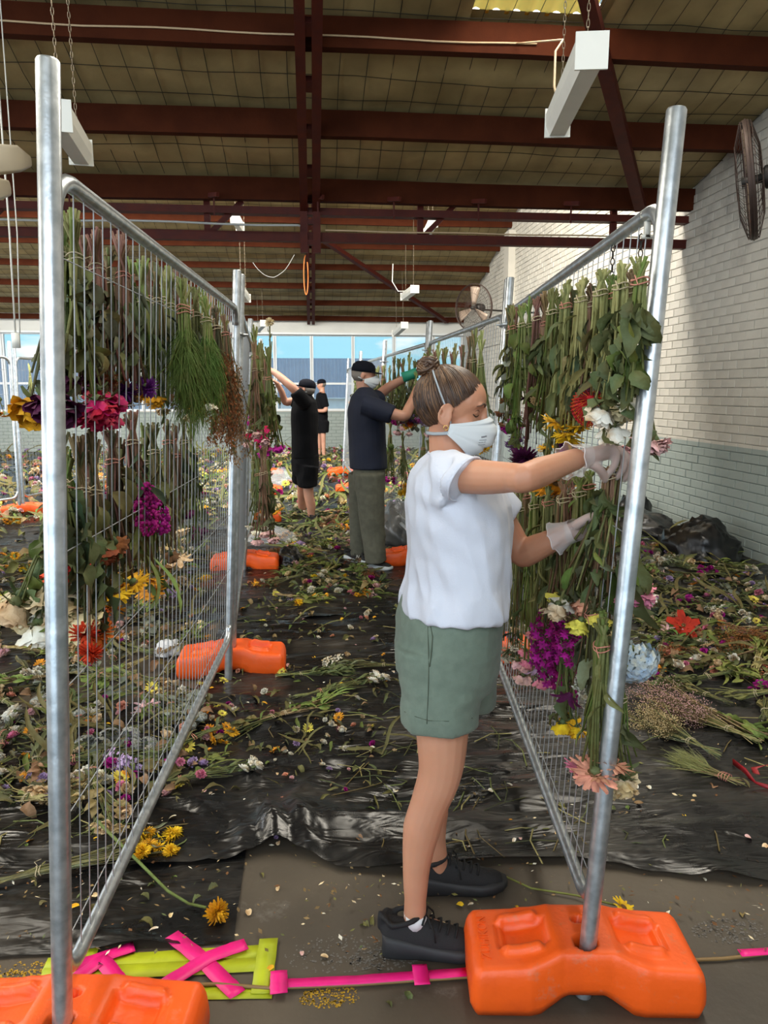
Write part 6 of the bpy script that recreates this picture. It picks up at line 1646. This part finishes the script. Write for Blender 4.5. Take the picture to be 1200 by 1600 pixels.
o = link('poinsettia', flower('star', 'red')); o.matrix_world = frame_z((-.2, -.75, .65), gp(1066, 1002) + UZ * .10) @ Matrix.Scale(1.15, 4); tag(o, 'red poinsettia bloom among the flowers by the brick wall', 'flower')
o = link('hydrangea_head', flower('hydrangea', 'blue', 1)); o.matrix_world = frame_z((.3, -.6, .7), gp(1045, 1030) + UZ * .02) @ Matrix.Scale(.5, 4); tag(o, 'small violet-blue flower head below the poinsettia', 'flower')
# long-stemmed yellow daisy lying over the bottom rail
root = empty('cut_daisy', gp(250, 1365)); tag(root, 'single yellow daisy on a long green stem beside the first fence', 'flower'); off_ = Matrix.Translation(-root.location)
mb = MB(); mb.tube([gp(152, 1283, .10), gp(215, 1345, .07), gp(262, 1392, .04), gp(295, 1412, .02), gp(322, 1418, .03)], [.0055, .005, .0045, .004, .004], 8); q = mb.build('stem', green_m('blade'), root); q.matrix_parent_inverse = off_
q = link('blossom', flower('mum', 'yellow', 1), root); q.matrix_parent_inverse = off_; q.matrix_basis = frame_z((.55, -.5, -.2), gp(338, 1424, .035)) @ Matrix.Scale(1.0, 4)
root = empty('cut_daisy', gp(900, 1400)); tag(root, 'yellow daisy with a curved green stem behind the scuffed orange block', 'flower'); off_ = Matrix.Translation(-root.location)
mb = MB(); mb.tube([gp(782, 1366, .012), gp(830, 1388, .008), gp(900, 1399, .012), gp(962, 1414, .03)], [.003, .0032, .003, .003], 8); q = mb.build('stem', green_m('blade'), root); q.matrix_parent_inverse = off_
q = link('blossom', flower('daisy', 'yellow', 1), root); q.matrix_parent_inverse = off_; q.matrix_basis = frame_z((.4, -.1, .9), gp(974, 1418, .03)) @ Matrix.Scale(.8, 4)
# red ribbon
mb = MB(); pr_ = [gp(*p, z) for p, z in (((1145, 1190), .03), ((1165, 1205), .05), ((1180, 1225), .02), ((1205, 1232), .03), ((1230, 1210), .06), ((1200, 1195), .05), ((1178, 1200), .03), ((1190, 1228), .015), ((1225, 1240), .02))]
mb.tube(pr_, [(.001, .014)] * len(pr_), 6); tag(mb.build('ribbon', mat('red_satin', (.30, .004, .010), .4)), 'red satin ribbon curled on the plastic beside the dried bunches', 'ribbon')
mb = MB(); a, b = gp(432, 1238, .012), gp(455, 1247, .012); mb.tube([a, a.lerp(b, .8), b], [.009, .009, .010], 12); tag(mb.build('water_vial', clear_mat('milky_film', (.80, .82, .84), .75, .3)), 'small milky plastic flower vial on the black sheet', 'vial')
# fallen leaves and petals: the larger ones single, the crumbs as one mass
def scatter_one(name, me, p, sc, label, group, z=.018):
    o = link(name, me); o.matrix_world = frame_z((rz.uniform(-.35, .35), rz.uniform(-.35, .35), 1), Vector((p.x, p.y, z)), rz.uniform(0, 6.28)) @ Matrix.Scale(sc, 4)
    tag(o, label, name.split('_')[-1], group)
pet = MB(); petal(pet, .03, .022, 0, 0, .3, -.5, .2, 0, 4)
PETM = {c: pet.mesh('petal', petal_m(c)) for c in ('yellow', 'white', 'blush', 'gold', 'magenta', 'ivory')}
AREAS = [((150, 620, 1080, 1330), 'on the plastic of the aisle', 90), ((770, 1200, 1230, 1350), 'on the plastic beside the scuffed orange block', 34), ((380, 1180, 1370, 1580), 'on the bare concrete', 26), ((0, 350, 1320, 1470), 'around the yellow chrysanthemums', 24), ((390, 620, 900, 1080), 'among the bunches of the aisle', 60)]
for (x0, x1, y0, y1), where, n in AREAS:
    for i in range(n):
        p = gp(rz.uniform(x0, x1), rz.uniform(y0, y1)); zz = .022 if 'concrete' not in where else .004
        if i % 2:
            lk, lc, nm = rz.choice((('rose', 'leaf', 'green'), ('dry', 'sand', 'curled brown'), ('lance', 'olive', 'narrow olive'), ('dry', 'olive', 'curled olive'), ('rose', 'fresh', 'fresh green')))
            scatter_one('fallen_leaf', leaf_me(lk, lc), p, rz.uniform(.4, .85), 'fallen %s leaf %s' % (nm, where), 'fallen leaves ' + where, zz)
        else:
            c = rz.choice(('yellow', 'white', 'gold', 'ivory', 'white', 'blush', 'ivory')); scatter_one('fallen_petal', PETM[c], p, rz.uniform(.5, 1.0), 'fallen %s petal %s' % (c, where), 'fallen petals ' + where, zz)
def crumbs(n, poly, name, size):
    mats = [green_m('sand'), green_m('olive'), petal_m('cream'), petal_m('brown'), green_m('leaf'), green_m('stembrown'), petal_m('white')]; mb = MB()
    for i in range(n):
        p = poly(rz)
        if p.x > XR - .2 or p.x < XL + .1 or p.y > YB - .1: continue
        if noise.noise((p.x * 2.2, p.y * 2.2, 4)) < rz.uniform(-.5, .35): continue
        z = .014 + rz.uniform(0, .010); a = rz.uniform(0, 6.28); s = size * rz.uniform(.3, 1.3); t = Vector((math.cos(a), math.sin(a), rz.uniform(-.25, .25))); u = Vector((-t.y, t.x, rz.uniform(-.4, .4)))
        c = Vector((p.x, p.y, z)); w = rz.choice((.12, .3, .5))
        mb.add([c - t * s, c + u * s * w, c + t * s, c - u * s * w], [(0, 1, 2, 3)], rz.choice((0, 0, 1, 1, 2, 3, 3, 3, 4, 5, 5, 5, 6)))
    o = mb.build(name, mats, smooth=False); tag(o, {'plant_litter': 'fine plant litter scattered over the plastic and concrete'}[name], 'litter', kind='stuff')
crumbs(5500, lambda r: gp(r.uniform(-80, 1280), r.uniform(850, 1500)), 'plant_litter', .009)
crumbs(3500, lambda r: gp(r.uniform(-80, 1280), r.uniform(720, 900)), 'plant_litter', .035)
stk = MB(); 
for i in range(700):
    p = gp(rz.uniform(-60, 1260), rz.uniform(740, 1330)); 
    if p.x > XR - .25: continue
    if noise.noise((p.x * 1.1, p.y * 1.1, 9)) < rz.uniform(-.4, .3): continue
    a = rz.uniform(0, 6.28); l = rz.uniform(.06, .28); d = Vector((math.cos(a), math.sin(a), 0)); c = Vector((p.x, p.y, .022)); s = Vector((-d.y, d.x, 0)) * rz.uniform(-.03, .03)
    stk.tube([c - d * l / 2, c + s + UZ * .008, c + d * l / 2], rz.uniform(.0012, .003), 4, False, mi=rz.randrange(4))
tag(stk.build('stalk_litter', [green_m('stem'), green_m('stembrown'), green_m('straw'), green_m('stemdark')]), 'loose cut stalks scattered over the floor', 'litter', kind='stuff')
# ------------------------------------------------------------------ hanging battens, fans, cables under the roof
def batten(a, b, label, w=.10, h=.085, hang_to=None, end_cap=True):
    a, b = Vector(a), Vector(b); d = (b - a).normalized(); M = frame(d, UZ, a); L = (b - a).length
    root = empty('batten_light', M=M); tag(root, label, 'ceiling light')
    mb = MB()
    pr = [(-w / 2, 0), (-w / 2 * .96, -h * .55), (-w / 2 * .62, -h), (w / 2 * .62, -h), (w / 2 * .96, -h * .55), (w / 2, 0), (w / 2 * .7, h * .25), (-w / 2 * .7, h * .25)]
    mb.loft([[Vector((x, y, z)) for y, z in pr] for x in (0, L)]); mb.build('housing', M_white, root, False)
    for x in (-.006, L + .006):
        e = MB(); e.box((x, 0, -h * .4), (.012, w * 1.04, h * 1.32)); e.build('end_cap', M_white, root, False)
    for x in (L * .12, L * .88):
        c = MB(); n = 9; top = (hang_to(M @ Vector((x, 0, 0))) - (M @ Vector((x, 0, 0))).z) if hang_to else .6
        k = max(6, int(top / .03))
        for i in range(k):
            z = h * .25 + (top - h * .25) * (i + .5) / k
            pts = [Vector((x + (.006 * math.cos(t) if i % 2 else 0), (0 if i % 2 else .006 * math.cos(t)), z + .019 * math.sin(t))) for t in [q * PI / 4 for q in range(8)]]
            c.tube(pts, .0018, 4, closed=True)
        c.build('chain', M_chain, root)
    return root
up1 = lambda p: roof1(p.y) + .08
up2 = lambda p: roof2(p.y) + .05
def bat(p, q, fa, fb_, label, up, w=.10, h=.085): return batten(at(*p, fa), at(*q, fb_), label, w, h, up)
bat((872, 178), (925, 62), 4.15, 3.25, 'white batten light hung on chains near the brick wall', up1, .125, .105)
bat((125, 225), (88, 165), 4.3, 3.55, 'white batten light hung behind the first post opposite the woman', up1, .12, .10)
bat((375, 350), (367, 336), 9.6, 8.7, 'small white batten light under the far roof above the aisle joint', up2)
bat((668, 360), (677, 342), 9.6, 8.6, 'white batten light under the far roof beyond the valley girder', up2)
bat((632, 460), (648, 448), 15.6, 14.6, 'white batten light above the man in the navy shirt', up2, .16, .11)
bat((385, 462), (375, 448), 12.6, 11.7, 'white batten light above the joint of the fence row opposite the woman', up2, .13, .10)
bat((618, 518), (632, 505), 17.9, 17.0, 'white batten light in front of the window header', up2, .16, .11)
bat((402, 512), (412, 502), 18.6, 17.7, 'white batten light in front of the header beside the upright pale bloom', up2, .16, .11)
# wall fans with wire cages
M_cage = mat('rusty_cage', (.055, .035, .028), .55, .5)
def fan(c, facing, rad, label, arm_to):
    facing = Vector(facing).normalized(); M = frame_z(facing, c); root = empty('wall_fan', M=M); tag(root, label, 'fan')
    mb = MB(); dep = rad * .42
    for i in range(40):
        a = 2 * PI * i / 40; ca, sa_ = math.cos(a), math.sin(a)
        mb.tube([Vector((ca * r * rad, sa_ * r * rad, z * dep)) for r, z in ((.12, .5), (.6, .46), (.95, .22), (1, 0), (.95, -.22), (.6, -.46), (.15, -.5))], .0018, 4, False)
    tag(mb.build('cage', M_cage, root), kind='stuff')
    mb = MB()
    for r, z in ((1.0, 0), (.97, .2), (.97, -.2), (.6, .46), (.6, -.46), (.3, .49)): mb.tube([Vector((math.cos(t) * r * rad, math.sin(t) * r * rad, z * dep)) for t in [k * PI / 20 for k in range(40)]], .004 if r == 1 else .0025, 5, closed=True)
    mb.build('cage_ring', M_cage, root)
    mb = MB(); mb.tube([Vector((math.cos(t) * rad * .985, math.sin(t) * rad * .985, 0)) for t in [k * PI / 24 for k in range(48)]], [(.003, .022)] * 48, 8, closed=True); mb.build('rim_band', M_cage, root)
    for k in range(3):
        b = MB(); a0 = k * 2 * PI / 3; vs = []; fs = []
        for i in range(7):
            r = (.14 + .74 * i / 6) * rad; w = .36 * (1 - .25 * i / 6)
            for j in range(4): t = a0 + (j / 3 - .5) * w * 2; vs.append(Vector((math.cos(t) * r, math.sin(t) * r, (j / 3 - .5) * .05 * rad * 2)))
        for i in range(6):
            for j in range(3): q = i * 4 + j; fs.append((q, q + 1, q + 5, q + 4))
        b.add(vs, fs); add_thick(b.build('blade', mat('fan_blade', (.32, .24, .18), .5, .5), root), .003)
    mb = MB(); mb.tube([(0, 0, -dep * .45), (0, 0, -dep * .6), (0, 0, -dep * 1.3), (0, 0, -dep * 1.5)], [.04, .075, .075, .05], 16); mb.tube([(0, 0, -dep * .5), (0, 0, dep * .3)], .03, 12); mb.build('motor', M_dark, root)
    tip = M.inverted() @ Vector(arm_to); mb = MB(); mb.tube([(0, 0, -dep * 1.2), (0, -.03, -dep * 1.5), tip], .016, 8); mb.tube([tip, tip + (M.inverted().to_3x3() @ Vector((-.02, 0, 0)))], .06, 12); mb.build('bracket', M_dark, root)
    return root
cn = at(1171, 283, 5.35); vd = ray(1171, 283).normalized(); fn_ = (UZ.cross(vd).normalized() + vd * .0 - UZ * .15).normalized()
fan(cn, fn_, .385, 'rusty caged wall fan turned edge-on at the near brick wall', (XR - .016, cn.y + .1, cn.z - .02))
cf = at(740, 481, 13.2); fan(cf, (-.80, -.60, -.05), .40, 'caged wall fan on the brick wall near the windows', (XR - .012, cf.y + .25, cf.z - .05))
# cables
def cable(pts, r, m, label):
    mb = MB(); mb.tube(pts, r, 6); return tag(mb.build('roof_cable', m), label, 'cable')
y1 = PUR1[2] - .055; z1 = roof1(PUR1[2])
cable([Vector((x, y1, z1 - .035 + .006 * math.sin(x * 5) + .008 * noise.noise((x * 2, 1, 1)))) for x in [XL + .2 + .25 * i for i in range(47)]], .007, M_cable, 'pale cable clipped along the roof beam nearest the batten lights')
pB_ = at(900, 62, 3.6); cable([Vector((1.55, y1, z1 - .03)), at(880, 62, 4.6), at(868, 80, 4.1), at(866, 135, 3.95), at(872, 160, 3.9)], .006, M_cable, 'brown flex looping down to the batten light near the wall')
cable([Vector((x, 7.86, 3.14 + .01 * math.sin(x * 3))) for x in [XL + .3 + .4 * i for i in range(25)]] + [Vector((XT - .1, 7.86, 3.13))], .011, mat('grey_conduit', (.42, .42, .40), .5), 'grey conduit running along the valley girder to the hanger')
cable([Vector((x, 8.0, 3.12 + .004 * math.sin(x * 5))) for x in [XT + .15 + .3 * i for i in range(12)]], .008, M_cable, 'pale cable lying along the valley girder chord')
ol = at(478, 430, 16.5); cable([ol + Vector((.045 * math.cos(t), 0, .40 * math.sin(t))) for t in [k * 2 * PI / 22 for k in range(23)]], .013, mat('orange_flex', (.80, .24, .05), .5), 'loop of orange cable hung beside the far steel rafter')
cable(sag_cable(at(395, 410, 15.5), at(460, 398, 15.5), .35), .007, mat('grey_conduit', (.42, .42, .40), .5), 'slack grey cable drooping under the far roof')
cable([at(614, 412, 15.0), at(613, 440, 15.0), at(622, 455, 15.0), at(634, 455, 15.0)], .010, M_white, 'white flex dropping to the batten light above the navy-shirt man')
# white pull-cord and tag beside the first post, pipes at the side
mb = MB(); a, b = at(15, 365, 5.2), at(24, 520, 5.2); at_ = Vector((a.x, a.y, roof1(a.y) + .02)); mb.tube([at_, a, b], .006, 6); mb.tube([at_ + RV * .05, a + RV * .05, b + RV * .03], .004, 6); mb.box(b - UZ * .05, (.05, .02, .10)); tag(mb.build('pull_cord', M_white), 'white pull cords with a tag hanging beside the first post', 'cord')
mb = MB(); mb.tube([at(-30, 250, 4.0), at(30, 248, 4.6), at(48, 252, 4.9)], [(.02, .08), (.018, .07), (.006, .03)], 8); mb.tube([at(-30, 296, 4.0), at(15, 294, 4.5)], [(.02, .08), (.008, .04)], 8)
tag(mb.build('ceiling_fan', mat('cream_blade', (.62, .55, .42), .5)), 'cream ceiling fan blades passing behind the first post', 'fan')
# loose chains and clips on the top rail where the woman works
for k, (px, py) in enumerate(((958, 388), (1002, 372))):
    p = fr(px, py); mb = MB()
    for i in range(9): mb.tube([p + FD * (.005 * math.cos(t) if i % 2 else 0) + FN * (0 if i % 2 else .005 * math.cos(t)) - UZ * (i * .017 - .010 * math.sin(t)) for t in [q * PI / 4 for q in range(8)]], .0016, 4, closed=True)
    tag(mb.build('hanging_chain', M_dark), ('short dark chain hanging from the rail above the pincushion protea', 'short dark chain hanging from the rail above the white roses')[k], 'chain')
p = fr(1012, 345); mb = MB(); mb.box(p - UZ * .012, (.012, .012, .05)); mb.box(p + UZ * .012, (.03, .014, .012)); mb.box(p - UZ * .035, (.024, .012, .008)); tag(mb.build('wire_clip', M_white), 'small white clip hanging under the top rail by the post', 'clip')
